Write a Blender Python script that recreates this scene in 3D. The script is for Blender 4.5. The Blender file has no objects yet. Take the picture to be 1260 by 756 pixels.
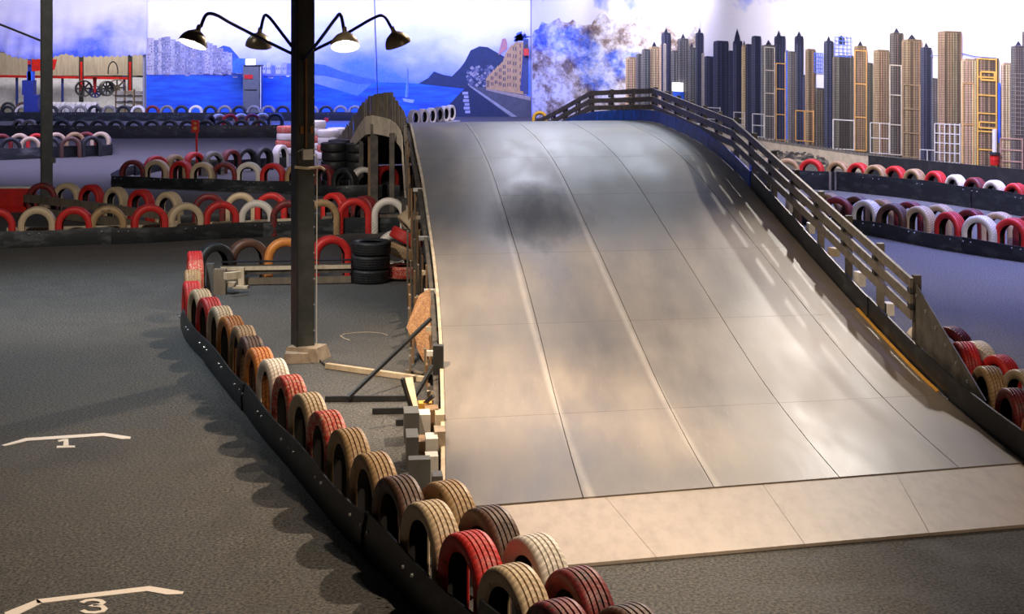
import bpy, bmesh, math, random
from mathutils import Vector, Matrix
random.seed(7)
C = bpy.context.scene
COL = C.collection
PI = math.pi

# ------------------------------------------------------------------ camera
F, H, HY = 1850.0, 3.55, 40.0        # focal length in px of a 1260 px frame, eye height, horizon row
cam_d = bpy.data.cameras.new('camera'); cam = bpy.data.objects.new('camera', cam_d); COL.objects.link(cam)
cam.location = (0, 0, H); cam.rotation_euler = (PI/2, 0, 0)
cam_d.sensor_width = 36; cam_d.lens = 36*F/1260; cam_d.shift_y = -(378-HY)/1260.0
cam_d.clip_end = 300
C.camera = cam
# ------------------------------------------------------------------ world, exposure
w = bpy.data.worlds.new('world'); C.world = w; w.use_nodes = True
w.node_tree.nodes['Background'].inputs[0].default_value = (.25, .28, .5, 1)
w.node_tree.nodes['Background'].inputs[1].default_value = .3
C.view_settings.view_transform = 'Standard'; C.view_settings.look = 'None'
C.view_settings.gamma = 1; C.view_settings.exposure = 0.0
C.view_settings.use_curve_mapping = False
# ------------------------------------------------------------------ hall lights
def aim(o, tgt): o.rotation_euler = (Vector(tgt)-o.location).to_track_quat('-Z', 'Y').to_euler()
def area(loc, tgt, sx, sy, e, col, spread=180):
    l = bpy.data.lights.new('hall_light', 'AREA'); l.shape = 'RECTANGLE'; l.size = sx; l.size_y = sy
    l.energy = e; l.color = col; l.spread = math.radians(spread)
    o = bpy.data.objects.new('hall_light', l); COL.objects.link(o); o.location = loc; aim(o, tgt)
def spot(loc, tgt, ang, e, col, r=.15, blend=.8):
    l = bpy.data.lights.new('hall_spot', 'SPOT'); l.spot_size = math.radians(ang); l.spot_blend = blend
    l.energy = e; l.color = col; l.shadow_soft_size = r
    o = bpy.data.objects.new('hall_spot', l); COL.objects.link(o); o.location = loc; aim(o, tgt)
WARM = (1, .78, .56); SOFT = (1, .9, .8); VIO = (.34, .38, 1); BLU = (.02, .10, 1); COOL = (.8, .88, 1)
# warm lamps over the near track and the ramp, with unseen fill spots added
spot((2.8, 15.5, 6.3), (-1.6, 11.0, 0), 66, 3300, WARM, .10, 1)
spot((.6, 20.5, 6.3), (-3.6, 15.8, 0), 62, 1700, WARM, .10, 1)
spot((3.6, 7.0, 6.4), (-.6, 8.9, 0), 54, 1700, WARM, .14)
spot((-2.4, 11.5, 6.4), (.6, 15.2, .6), 56, 3300, WARM, .14)
spot((5.2, 23.0, 6.4), (2.4, 15.5, .4), 56, 1500, SOFT, .10)
spot((6.6, 31.0, 6.5), (1.4, 24.0, 1.6), 62, 1500, SOFT, .08)
spot((-5.2, 22.0, 6.4), (-2.6, 31.0, 1.2), 60, 1300, SOFT, .2)  # added unseen spot to brighten the fence face
spot((-5.0, 15.0, 6.4), (-7.5, 26.0, 0), 100, 2100, SOFT, .2)
spot((-6.0, 20.0, 6.4), (-5.5, 18.5, 0), 92, 1100, (.66,.84,1), .3)
spot((6.5, 17, 6.4), (7.8, 26.5, .2), 80, 1100, SOFT, .15)
spot((5.5, 7, 6.4), (4.0, 13.0, .2), 80, 700, WARM, .15)
spot((.5, 35, 6.5), (-.2, 26.5, 1.7), 50, 520, (.80,.80,1), .5, 1)  # added unseen spot that makes the pale glare on the crest
area((2.0, 38, 6.5), (1.0, 28, 1.4), 5, 2, 330, COOL)
# blue and violet wash over the far half of the hall
area((8.6, 23.0, 6.5), (8.6, 22.0, 0), 4, 8, 700, VIO, 100)
area((9.5, 31, 6.5), (9, 31, 0), 4, 6, 1000, VIO, 110)
area((-11, 41, 6.5), (-11, 42, 0), 14, 8, 1400, (.6, .56, 1), 120)
area((-5.5, 56, 6.5), (-6.5, 56.5, 0), 5, 5, 1100, BLU, 60)
area((-16, 54, 6.5), (-16, 56, 0), 12, 6, 600, VIO, 120)
# wall washers
area((-6, 55.5, 6.3), (-6, 63.4, 3.6), 16, 1, 760, (.72, .70, 1), 120)
area((-17, 55.5, 6.3), (-18, 63.4, 3.6), 10, 1, 420, (.76, .74, 1), 120)
area((-5.5, 57, 6.2), (-5.5, 63.4, 1.0), 12, 1, 800, BLU, 120)
area((-19, 68, 6.0), (-19, 71, .5), 8, 2, 700, (1, .93, .85))
area((1.2, 49, 6.4), (4.0, 53, 3.2), 10, 1, 700, (.84, .80, 1), 130)
area((5.0, 37, 6.4), (8.4, 40, 3.0), 9, 1, 560, (.98, .92, 1), 130)
area((7.0, 30, 6.4), (11.0, 33, 1.6), 6, 1, 330, (1, .86, .7), 130)

# ------------------------------------------------------------------ helpers
def G(x, y, z=0.0):
    """world point at height z that the photograph shows at pixel x, y"""
    d = (H-z)*F/(y-HY)
    return Vector(((x-630)/F*d, d, z))
def T(x, ytop, D=.6):
    p = G(x, ytop, D); p.z = 0; return p
def D_(x, y, d):
    return Vector(((x-630)/F*d, d, H-(y-HY)*d/F))

class MB:
    def __init__(s): s.v=[]; s.f=[]; s.c=[]
    def add(s, vs, fs, col=None):
        b=len(s.v); s.v+= [tuple(v) for v in vs]
        for f in fs: s.f.append([b+i for i in f]); s.c.append(col)
        return s
    def box(s, c, size, rz=0, rx=0, ry=0, col=None, taper=1.0):
        sx,sy,sz=[k/2 for k in size]; M=Matrix.Rotation(rz,3,'Z')@Matrix.Rotation(ry,3,'Y')@Matrix.Rotation(rx,3,'X')
        vs=[]
        for z in (-1,1):
            t = taper if z>0 else 1
            for x,y in ((-1,-1),(1,-1),(1,1),(-1,1)): vs.append(Vector(c)+M@Vector((x*sx*t,y*sy*t,z*sz)))
        return s.add(vs,[(3,2,1,0),(4,5,6,7),(0,1,5,4),(1,2,6,5),(2,3,7,6),(3,0,4,7)],col)
    def beam(s, a, b, wd, ht, up=(0,0,1), col=None):
        a=Vector(a); b=Vector(b); d=(b-a).normalized(); sd=d.cross(Vector(up))
        if sd.length<1e-4: sd=d.cross(Vector((1,0,0)))
        sd.normalize(); u=sd.cross(d); vs=[]
        for p in (a,b):
            for i,j in ((-1,-1),(1,-1),(1,1),(-1,1)): vs.append(p+sd*i*wd/2+u*j*ht/2)
        return s.add(vs,[(0,1,2,3),(7,6,5,4),(0,4,5,1),(1,5,6,2),(2,6,7,3),(3,7,4,0)],col)
    def tube(s, pts, r, n=8, col=None):
        pts=[Vector(p) for p in pts]; vs=[]; fs=[]; prev=None
        for k,p in enumerate(pts):
            d=(pts[min(k+1,len(pts)-1)]-pts[max(k-1,0)]).normalized()
            a=prev if prev is not None else (Vector((0,0,1)) if abs(d.z)<.9 else Vector((1,0,0)))
            a=(a-d*a.dot(d)).normalized(); prev=a; b=d.cross(a)
            rr=r[k] if isinstance(r,(list,tuple)) else r
            for i in range(n):
                t=2*PI*i/n; vs.append(p+a*math.cos(t)*rr+b*math.sin(t)*rr)
        for k in range(len(pts)-1):
            for i in range(n):
                j=(i+1)%n; fs.append((k*n+i,k*n+j,(k+1)*n+j,(k+1)*n+i))
        fs.append(tuple(range(n))[::-1]); fs.append(tuple((len(pts)-1)*n+i for i in range(n)))
        return s.add(vs,fs,col)
    def lathe(s, prof, n=32, M=None, col=None, closed=False, cap=False):
        vs=[]; fs=[]; m=len(prof)
        for i in range(n):
            t=2*PI*i/n
            for r,z in prof:
                v=Vector((r*math.cos(t),r*math.sin(t),z)); vs.append(M@v if M else v)
        for i in range(n):
            j=(i+1)%n
            for k in range(m if closed else m-1):
                l=(k+1)%m; fs.append((i*m+k,j*m+k,j*m+l,i*m+l))
        if cap: fs.append(tuple(i*m for i in range(n))[::-1]); fs.append(tuple(i*m+m-1 for i in range(n)))
        return s.add(vs,fs,col)
    def prism(s, pts, off, col=None):
        """polygon pts swept by vector off"""
        off=Vector(off); n=len(pts); vs=[Vector(p) for p in pts]+[Vector(p)+off for p in pts]
        fs=[tuple(range(n)),tuple(range(2*n-1,n-1,-1))]+[(i,i+n,(i+1)%n+n,(i+1)%n) for i in range(n)]
        return s.add(vs,fs,col)
    def build(s, name, mat, parent=None, smooth=False, origin=None, kind=None):
        me=bpy.data.meshes.new(name)
        vs=s.v
        if origin is not None: o0=Vector(origin); vs=[tuple(Vector(v)-o0) for v in s.v]
        me.from_pydata(vs,[],s.f)
        if any(c is not None for c in s.c):
            at=me.color_attributes.new('Col','FLOAT_COLOR','CORNER'); k=0; buf=[]
            for p,c in zip(me.polygons,s.c):
                cc=c or (1,1,1)
                for _ in p.loop_indices: buf+= [cc[0],cc[1],cc[2],1]
            at.data.foreach_set('color',buf)
        bm=bmesh.new(); bm.from_mesh(me); bmesh.ops.recalc_face_normals(bm,faces=bm.faces); bm.to_mesh(me); bm.free()
        if smooth: me.shade_smooth() if smooth is True else me.shade_smooth()
        if mat: me.materials.append(mat)
        o=bpy.data.objects.new(name,me); COL.objects.link(o)
        if parent: o.parent=parent
        if origin is not None: o.location=o0-(parent.location if parent else Vector((0,0,0)))
        elif parent and parent.type=='EMPTY': o.location = -parent.location
        if kind: o['kind']=kind
        return o
def autosmooth(o, ang=35):
    me=o.data; me.shade_smooth()
    try: me.set_sharp_from_angle(angle=math.radians(ang))
    except Exception: pass
    return o
def tag(o,label=None,cat=None,group=None):
    if label: o['label']=label
    if cat: o['category']=cat
    if group: o['group']=group
    return o
def thing(name,label,cat,loc=(0,0,0),group=None):
    o=bpy.data.objects.new(name,None); COL.objects.link(o); o.location=loc; o.empty_display_size=.1
    return tag(o,label,cat,group)
def struct(name,mb,m):
    o=mb.build(name,m); o['kind']='structure'; return o
ORD=['first','second','third','fourth','fifth','sixth','seventh','eighth','ninth','tenth','eleventh','twelfth','thirteenth','fourteenth','fifteenth','sixteenth','seventeenth','eighteenth','nineteenth','twentieth','twenty-first','twenty-second','twenty-third','twenty-fourth','twenty-fifth','twenty-sixth','twenty-seventh','twenty-eighth']
def interp(tab,x):
    if x<=tab[0][0]: return tab[0][1]
    for (a,b),(c,d) in zip(tab,tab[1:]):
        if x<=c: return b+(d-b)*(x-a)/(c-a)
    return tab[-1][1]
def catmull(tab,x):
    n=len(tab)
    if x<=tab[0][0]: return tab[0][1]
    if x>=tab[-1][0]: return tab[-1][1]
    for i in range(n-1):
        if x<=tab[i+1][0]:
            x0,y0=tab[i]; x1,y1=tab[i+1]; h=x1-x0; t=(x-x0)/h
            m0=(y1-tab[i-1][1])/(x1-tab[i-1][0]) if i>0 else (y1-y0)/h
            m1=(tab[i+2][1]-y0)/(tab[i+2][0]-x0) if i<n-2 else (y1-y0)/h
            return (2*t**3-3*t*t+1)*y0+(t**3-2*t*t+t)*h*m0+(-2*t**3+3*t*t)*y1+(t**3-t*t)*h*m1

# ------------------------------------------------------------------ materials
MATS={}
class NT:
    def __init__(s,name):
        s.m=bpy.data.materials.new(name); s.m.use_nodes=True; s.t=s.m.node_tree; s.n=s.t.nodes; s.b=s.n['Principled BSDF']
        s.co=s.n.new('ShaderNodeTexCoord')
    def L(s,a,b): s.t.links.new(a,b)
    def noise(s,scale,detail=4,rough=.6,vec=None,mp=None,coord='Object'):
        t=s.n.new('ShaderNodeTexNoise'); t.inputs['Scale'].default_value=scale; t.inputs['Detail'].default_value=detail; t.inputs['Roughness'].default_value=rough
        src=vec if vec is not None else s.co.outputs[coord]
        if mp:
            q=s.n.new('ShaderNodeMapping'); q.inputs['Scale'].default_value=mp; s.L(src,q.inputs[0]); src=q.outputs[0]
        s.L(src,t.inputs['Vector']); return t.outputs['Fac']
    def ramp(s,fac,stops):
        r=s.n.new('ShaderNodeValToRGB'); e=r.color_ramp.elements
        while len(e)<len(stops): e.new(.5)
        for k,(p,c) in enumerate(stops):
            e[k].position=p; e[k].color=(c,c,c,1) if isinstance(c,(int,float)) else (*c,1)
        s.L(fac,r.inputs[0]); return r.outputs[0]
    def mix(s,fac,a,b,mode='MIX'):
        m=s.n.new('ShaderNodeMix'); m.data_type='RGBA'; m.blend_type=mode
        for k,v in ((0,fac),(6,a),(7,b)):
            if isinstance(v,(int,float)): m.inputs[k].default_value=v
            elif isinstance(v,tuple): m.inputs[k].default_value=(*v,1)
            else: s.L(v,m.inputs[k])
        return m.outputs[2]
    def math(s,op,a,b=0.0,c=None):
        m=s.n.new('ShaderNodeMath'); m.operation=op
        for k,v in ((0,a),(1,b),(2,c)):
            if v is None: continue
            if isinstance(v,(int,float)): m.inputs[k].default_value=v
            else: s.L(v,m.inputs[k])
        return m.outputs[0]
    def sep(s,v):
        q=s.n.new('ShaderNodeSeparateXYZ'); s.L(v,q.inputs[0]); return q.outputs
    def bump(s,h,strength=.3,dist=.01):
        b=s.n.new('ShaderNodeBump'); b.inputs['Strength'].default_value=strength; b.inputs['Distance'].default_value=dist
        s.L(h,b.inputs['Height']); s.L(b.outputs[0],s.b.inputs['Normal'])
    def base(s,c,rough=None,metal=0):
        if isinstance(c,tuple): s.b.inputs['Base Color'].default_value=(*c,1)
        else: s.L(c,s.b.inputs['Base Color'])
        if rough is not None:
            if isinstance(rough,(int,float)): s.b.inputs['Roughness'].default_value=rough
            else: s.L(rough,s.b.inputs['Roughness'])
        s.b.inputs['Metallic'].default_value=metal; return s.m
def worn(name,c1,c2,scale=6,rough=.6,lo=.4,hi=.62,mp=None,bump=.15,metal=0,detail=5):
    k=NT(name); n=k.noise(scale,detail,.65,mp=mp); f=k.ramp(n,[(lo,0),(hi,1)])
    if bump: k.bump(n,bump,.01)
    return k.base(k.mix(f,c1,c2),rough,metal)
def plain(name,c,rough=.5,metal=0,var=.12,scale=8):
    k=NT(name); n=k.noise(scale,4); f=k.ramp(n,[(.3,1-var*2),(.7,1+0.0)])
    return k.base(k.mix(1.0,c,f,'MULTIPLY'),rough,metal)

# asphalt
k=NT('asphalt'); fine=k.noise(42,4,.75); mid=k.noise(3.2,5,.6); big=k.noise(.22,4,.55)
c=k.mix(k.ramp(fine,[(.40,0),(.62,1)]),(.03,.034,.038),(.19,.18,.165))
c=k.mix(k.ramp(mid,[(.35,.35),(.7,0)]),c,(.035,.037,.04))
c=k.mix(k.ramp(big,[(.42,0),(.62,.35)]),c,(.09,.085,.078))
k.bump(fine,.35,.006); M_ASPH=k.base(c,k.ramp(mid,[(.3,.62),(.7,.8)])); k.b.inputs['Specular IOR Level'].default_value=.15
# smooth grey belting of the ramp deck
k=NT('deck_surface'); geo=k.n.new('ShaderNodeNewGeometry'); P=geo.outputs['Position']
n1=k.noise(1.1,6,.6,P,(1.6,.35,1)); n2=k.noise(14,5,.7,P,(3.0,.25,1)); n3=k.noise(.45,3,.5,P); n4=k.noise(70,3,.7,P)
c=k.mix(k.ramp(n1,[(.35,0),(.68,1)]),(.15,.123,.098),(.31,.262,.21))
c=k.mix(k.ramp(n2,[(.56,0),(.75,.35)]),c,(.34,.32,.29))
c=k.mix(k.ramp(n3,[(.38,.4),(.6,0)]),c,(.08,.08,.085))
# dark blotches at mid slope and upper left: dimmer light painted into the deck
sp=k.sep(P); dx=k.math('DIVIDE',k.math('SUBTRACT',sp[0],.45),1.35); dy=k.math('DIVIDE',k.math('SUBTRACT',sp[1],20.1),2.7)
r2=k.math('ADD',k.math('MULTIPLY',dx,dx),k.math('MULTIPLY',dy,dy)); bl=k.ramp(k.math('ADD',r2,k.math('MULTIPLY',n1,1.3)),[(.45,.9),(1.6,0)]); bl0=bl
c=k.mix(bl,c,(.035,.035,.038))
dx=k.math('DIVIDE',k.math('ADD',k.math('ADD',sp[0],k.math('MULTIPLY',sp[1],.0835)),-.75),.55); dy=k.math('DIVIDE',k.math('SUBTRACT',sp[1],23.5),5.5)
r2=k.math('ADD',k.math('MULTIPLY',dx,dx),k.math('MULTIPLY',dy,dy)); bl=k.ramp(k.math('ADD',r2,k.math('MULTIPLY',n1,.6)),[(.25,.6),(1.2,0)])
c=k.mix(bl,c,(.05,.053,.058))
# pale scuffed dust along the sheet seams
dd=k.math('DIVIDE',k.math('SUBTRACT',sp[1],12.0),1.0)
lat=k.math('ADD',sp[0],k.math('MULTIPLY',sp[1],.0835))
for off in (1.545,2.56):
    q=k.math('ABSOLUTE',k.math('SUBTRACT',lat,off)); l=k.math('MULTIPLY',k.ramp(q,[(.008,1),(.05,0)]),k.ramp(n1,[(.36,.1),(.6,.55)]))
    c=k.mix(l,c,(.55,.5,.45))
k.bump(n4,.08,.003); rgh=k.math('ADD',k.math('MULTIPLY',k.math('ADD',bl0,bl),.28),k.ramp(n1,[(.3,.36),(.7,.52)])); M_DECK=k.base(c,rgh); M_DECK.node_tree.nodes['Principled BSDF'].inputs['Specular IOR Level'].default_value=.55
# plywood landing strip
M_PLY=worn('pale_plywood',(.50,.415,.34),(.38,.31,.25),3.5,.5,.42,.75,(2.5,.9,1),.1)
M_WOOD=worn('grey_timber',(.22,.18,.13),(.10,.085,.065),5,.7,.35,.7,(1,1,.3))
M_WOODB=worn('brown_timber',(.32,.19,.09),(.13,.075,.04),6,.7,.35,.7,(1,1,.3))
M_WOODL=worn('pale_timber',(.62,.52,.38),(.40,.31,.2),6,.65,.4,.7,(1,1,.3))
M_FASC=worn('bleached_board',(.74,.64,.50),(.5,.42,.32),5,.65,.45,.75)
M_WOODK=worn('dark_timber',(.05,.045,.04),(.11,.09,.07),6,.7)
M_RAIL=worn('weathered_rail_timber',(.21,.185,.15),(.11,.10,.088),7,.55,.35,.65,(1,1,1))
M_KICK=worn('blue_painted_board',(.03,.16,.95),(.02,.07,.5),7,.5,.4,.7)
M_BELT=worn('black_rubber_belt',(.012,.014,.017),(.06,.07,.075),3,.42,.5,.8,(1,1,2.5),.25)
M_BELTG=worn('scuffed_rubber_belt',(.022,.026,.03),(.17,.18,.18),2.2,.42,.5,.78,(1,1,2.5),.25)
M_STEELK=worn('black_steel',(.02,.022,.024),(.05,.05,.048),5,.45,.5,.8)
M_COL=worn('column_paint',(.045,.052,.052),(.085,.09,.085),4,.45,.45,.75)
M_PLATE=worn('grey_metal_plate',(.16,.15,.135),(.07,.068,.062),6,.4,.4,.7,metal=.3)
M_CONC=worn('rough_concrete',(.45,.36,.27),(.22,.17,.12),7,.85,.4,.7,bump=.5)
M_OSB=worn('strand_board',(.50,.28,.12),(.30,.14,.07),40,.7,.4,.6,bump=.3)
M_YEL=plain('orange_edging',(.75,.38,.06),.5)
M_BOLT=plain('zinc_bolt',(.65,.66,.68),.35,.8)
M_WHITE=plain('white_paint',(.78,.75,.70),.5)
M_GREY=plain('grey_plastic',(.12,.125,.12),.5)
M_REDP=worn('red_plastic',(.62,.02,.015),(.42,.015,.015),5,.4)
M_LINE=worn('worn_line_paint',(.92,.84,.76),(.45,.4,.36),25,.6,.58,.85,bump=.2)
M_CEIL=plain('dark_ceiling',(.03,.03,.04),.9)
M_WALL=plain('plain_wall',(.30,.30,.36),.8)
M_TRIM=plain('navy_beam',(.02,.03,.25),.6)
M_BRASS=plain('brushed_lamp_metal',(.50,.42,.30),.34,.55)
M_ARM=plain('navy_tube',(.02,.02,.09),.35,.5)
M_COPPER=plain('copper_conduit',(.42,.20,.07),.4,.6)
M_BLUEM=plain('blue_machine',(.03,.05,.28),.4)
M_CABLE=plain('dark_cable',(.03,.03,.04),.5)
k=NT('lit_bulb'); k.b.inputs['Base Color'].default_value=(1,1,1,1); k.b.inputs['Emission Color'].default_value=(1,.96,.92,1); k.b.inputs['Emission Strength'].default_value=14; M_BULB=k.m
k=NT('lit_sign'); k.b.inputs['Base Color'].default_value=(1,1,1,1); k.b.inputs['Emission Color'].default_value=(1,.98,.95,1); k.b.inputs['Emission Strength'].default_value=1.6; M_LIT=k.m
k=NT('shade_lining'); k.base((.9,.88,.85),.5); M_LIN=k.m
# printed mural paint: colour attribute with printed grain
def printed(name,rough=.75,grain=.25,scale=7,mp=(1,1,1)):
    k=NT(name); a=k.n.new('ShaderNodeAttribute'); a.attribute_name='Col'
    n=k.noise(scale,5,.7,mp=mp); f=k.ramp(n,[(.3,1-grain),(.7,1.0)])
    return k.base(k.mix(1.0,a.outputs['Color'],f,'MULTIPLY'),rough)
M_PRINT=printed('printed_mural',.7,.35,5)
M_TOWER=printed('printed_towers',.7,.4,9,(1,1,.25))
def skymat(name,stops,scale=.28):
    k=NT(name); n=k.noise(scale,6,.55,mp=(1,1,1.7)); g=k.noise(12,3)
    z=k.sep(k.co.outputs['Object'])[2]
    t=k.math('ADD',k.math('MULTIPLY',z,.2),k.math('MULTIPLY',k.math('SUBTRACT',n,.5),.9))
    c=k.ramp(t,stops); c=k.mix(k.ramp(g,[(.3,.12),(.7,0)]),c,(.5,.5,.8)); return k.base(c,.7)
M_SKYL=skymat('printed_harbour_sky',[(.30,(.05,.16,.85)),(.48,(.28,.33,.9)),(.62,(.62,.62,.93)),(.85,(.92,.9,.97))])
M_SKYR=skymat('printed_city_sky',[(.05,(.35,.4,.95)),(.34,(.62,.63,.93)),(.6,(.84,.82,.95)),(.9,(.9,.88,.96)),(1.08,(.3,.38,.95))])
M_TARP=skymat('printed_tarp',[(.46,(.05,.12,.75)),(.58,(.3,.33,.88)),(.75,(.62,.6,.9)),(1.0,(.8,.78,.93))],.5)
k=NT('printed_sea'); n=k.noise(1.2,5,.6,mp=(.6,1,4)); M_SEA=k.base(k.mix(k.ramp(n,[(.35,0),(.65,1)]),(.004,.045,.46),(.01,.13,.72)),.6)
k=NT('printed_rocks'); n=k.noise(1.5,7,.68,mp=(.8,.28,1.1)); n2=k.noise(.5,3,.5,mp=(.8,.3,1)); n3=k.noise(5,4,.6,mp=(.8,.3,1))
c=k.ramp(n,[(.30,(.06,.04,.03)),(.40,(.28,.2,.14)),(.47,(.62,.55,.5)),(.54,(.85,.83,.88)),(.75,(.95,.94,.97))])
cb=k.ramp(n,[(.30,(.01,.03,.3)),(.42,(.05,.15,.75)),(.5,(.3,.4,.9)),(.62,(.8,.82,.97))])
c=k.mix(k.ramp(n2,[(.57,0),(.66,.85)]),c,cb); c=k.mix(k.ramp(n3,[(.36,.5),(.5,0)]),c,(.3,.26,.3)); M_ROCK=k.base(c,.75)
M_PANEL=worn('storage_sheeting',(.42,.36,.29),(.3,.25,.2),3,.7,.4,.7,(3,1,.4))
M_BRIGHT=plain('pale_sheet',(.8,.8,.9),.7)

# painted tyres
def tyremat(name,paint,wearlo,wearhi,under=(.03,.028,.026),tint=None):
    k=NT(name); o=k.co.outputs['Object']; s=k.sep(o)
    oi=k.n.new('ShaderNodeObjectInfo'); off=k.n.new('ShaderNodeVectorMath'); off.operation='SCALE'
    cx=k.n.new('ShaderNodeCombineXYZ'); k.L(oi.outputs['Random'],cx.inputs[0]); k.L(oi.outputs['Random'],cx.inputs[1])
    k.L(cx.outputs[0],off.inputs[0]); off.inputs['Scale'].default_value=40
    ad=k.n.new('ShaderNodeVectorMath'); ad.operation='ADD'; k.L(o,ad.inputs[0]); k.L(off.outputs[0],ad.inputs[1]); V=ad.outputs[0]
    n=k.noise(7,6,.7,V); n2=k.noise(28,4,.7,V)
    zz=k.math('SUBTRACT',s[2],.3); ang=k.math('ARCTAN2',zz,s[0]); rad=k.math('SQRT',k.math('ADD',k.math('MULTIPLY',zz,zz),k.math('MULTIPLY',s[0],s[0])))
    # lateral sipes of the tread, slanted across the width
    st=k.math('ADD',k.math('MULTIPLY',ang,44),k.math('MULTIPLY',k.math('ABSOLUTE',s[1]),70))
    sn=k.math('SINE',st); tr=k.math('MULTIPLY',k.ramp(sn,[(.0,1),(.35,0)]),k.math('GREATER_THAN',rad,.283))
    f=k.ramp(k.math('ADD',k.math('MULTIPLY',n,.75),k.math('MULTIPLY',n2,.25)),[(wearlo,0),(wearhi,1)])
    c=k.mix(f,paint,under)
    if tint: c=k.mix(k.ramp(n2,[(.45,0),(.62,.8)]),c,tint)
    c=k.mix(k.math('MULTIPLY',tr,.42),c,tuple(x*.35 for x in paint))
    inside=k.math('LESS_THAN',rad,.205)
    # bare rubber inside the casing
    bare=k.math('MULTIPLY',k.math('LESS_THAN',k.math('ABSOLUTE',s[1]),.062),k.math('LESS_THAN',rad,.28))
    c=k.mix(bare,c,(.02,.019,.018))
    k.bump(k.math('SUBTRACT',k.math('MULTIPLY',n2,.4),tr),.5,.006)
    return k.base(c,k.ramp(n,[(.3,.42),(.7,.62)]))
M_INNER=plain('tyre_inner_rubber',(.014,.013,.013),.7)
TM={'red':tyremat('tyre_red_paint',(.60,.025,.022),.58,.7),
 'darkred':tyremat('tyre_dark_red_paint',(.22,.02,.022),.5,.62),
 'cream':tyremat('tyre_cream_paint',(.62,.48,.31),.6,.72,(.2,.13,.07)),
 'tan':tyremat('tyre_tan_paint',(.42,.27,.13),.54,.7,(.09,.06,.035)),
 'white':tyremat('tyre_white_paint',(.80,.74,.66),.64,.74,(.3,.24,.18)),
 'orange':tyremat('tyre_orange_paint',(.66,.24,.05),.56,.68,(.45,.03,.02)),
 'yellow':tyremat('tyre_yellow_paint',(.75,.42,.04),.6,.72),
 'brown':tyremat('tyre_brown_paint',(.12,.055,.035),.5,.65),
 'striped':tyremat('tyre_red_cream_paint',(.62,.045,.03),.6,.7,(.05,.03,.03),(.66,.50,.34)),
 'black':tyremat('tyre_bare_rubber',(.018,.019,.022),.5,.7,(.04,.042,.045)),
 'grey':tyremat('tyre_grey_paint',(.26,.24,.22),.5,.65)}
CN={'red':'red','darkred':'dark red','cream':'cream','tan':'tan','white':'white','orange':'orange','brown':'brown','yellow':'yellow','striped':'streaked','black':'black','grey':'grey'}
# tyre meshes: ring in local XZ, axis Y, resting on z=0, outer radius .3, width .2
def tyre_mesh(n,grooves):
    hw=.1; pr=[]   # (radius, y)
    outer=[]
    g=[-.052,-.018,.018,.052] if grooves else []
    xs=-.078; outer.append((.291,-.088))
    outer.append((.298,-.074))
    for y in g:
        outer+= [(.300,y-.006),(.2885,y-.0045),(.2885,y+.0045),(.300,y+.006)]
    if not g: outer.append((.301,0))
    outer.append((.298,.074)); outer.append((.291,.088))
    prof=outer+[(.272,.098),(.245,.101),(.215,.094),(.196,.082),(.188,.074),(.194,.066),(.215,.072),(.25,.078),(.275,.066),(.281,.04),(.281,-.04),(.275,-.066),(.25,-.078),(.215,-.072),(.194,-.066),(.188,-.074),(.196,-.082),(.215,-.094),(.245,-.101),(.272,-.098)]
    mb=MB(); M=Matrix.Translation((0,0,.3))@Matrix.Rotation(-PI/2,4,'X')
    mb.lathe([(r,y) for r,y in prof],n,M,closed=True)
    return mb
def arch_mesh(n,grooves):
    full=tyre_mesh(4,grooves).v; m=len(full)//4
    prof=[(Vector((v[0],0,v[2]-.3)).length,v[1]) for v in full[:m]]
    st=[(0,0.0),(0,.15)]+[(PI*i/n,.3) for i in range(n+1)]+[(PI,.15),(PI,0.0)]
    vs=[];fs=[]
    for a,z in st:
        for r,y in prof: vs.append((r*math.cos(a),y,z+r*math.sin(a)))
    for i in range(len(st)-1):
        for k in range(m): l=(k+1)%m; fs.append((i*m+k,(i+1)*m+k,(i+1)*m+l,i*m+l))
    return MB().add(vs,fs)
TY={}
def tyre_data(color,lod,arch=False):
    key=(color,lod,arch)
    if key not in TY:
        o=(arch_mesh(*((34,True) if lod==0 else (16,False))) if arch else tyre_mesh(*((56,True) if lod==0 else (28,False)))).build('tyre',TM[color]); autosmooth(o,40)
        o.data.materials.append(M_INNER); n0=20 if lod==0 else 5; m=n0+20
        for q in o.data.polygons:
            if q.index<m*(60 if not arch else 38) and n0+5<=q.index%m<=n0+13: q.material_index=1
        TY[key]=o.data; bpy.data.objects.remove(o)
    return TY[key]
def tyre(loc,rz,color,label,group=None,D=.6,lod=1,lie=False,rx=0,ry=0,W=None,arch=False):
    o=bpy.data.objects.new('tyre',tyre_data(color,lod,arch)); COL.objects.link(o)
    s=D/.6; o.scale=(s,s if W is None else W/.2,s); o.location=loc
    if lie:
        o.rotation_euler=(PI/2+rx,ry,rz)   # axis vertical, lying flat
    else: o.rotation_euler=(rx,ry,rz)
    return tag(o,label,'tyre',group)
def tyre_row(items,where,group,D=.6,lod=1,yaw=0,from_end='such from left',back=0.0,closed=None):
    pts=[T(i[0],i[1],i[3] if len(i)>3 else D) for i in items]
    cnt={}
    out=[]
    for k,(it,p) in enumerate(zip(items,pts)):
        a=pts[max(k-1,0)]; b=pts[min(k+1,len(pts)-1)]; d=b-a; rz=math.atan2(d.y,d.x)
        col=it[2]; cnt[col]=cnt.get(col,0)+1
        n=sum(1 for i in items if i[2]==col)
        nm=CN[col]
        if n==1: lab=f'only {nm} tyre {where}'
        else: lab=f'{nm} tyre {where}, {ORD[cnt[col]-1]} {from_end}'
        nn=Vector((-d.y,d.x,0)).normalized()*back
        o=tyre(p+nn,rz+yaw+random.uniform(-.03,.03),col,lab,group,it[3] if len(it)>3 else D,lod,arch=True)
        out.append(o)
    return out,pts
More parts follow.
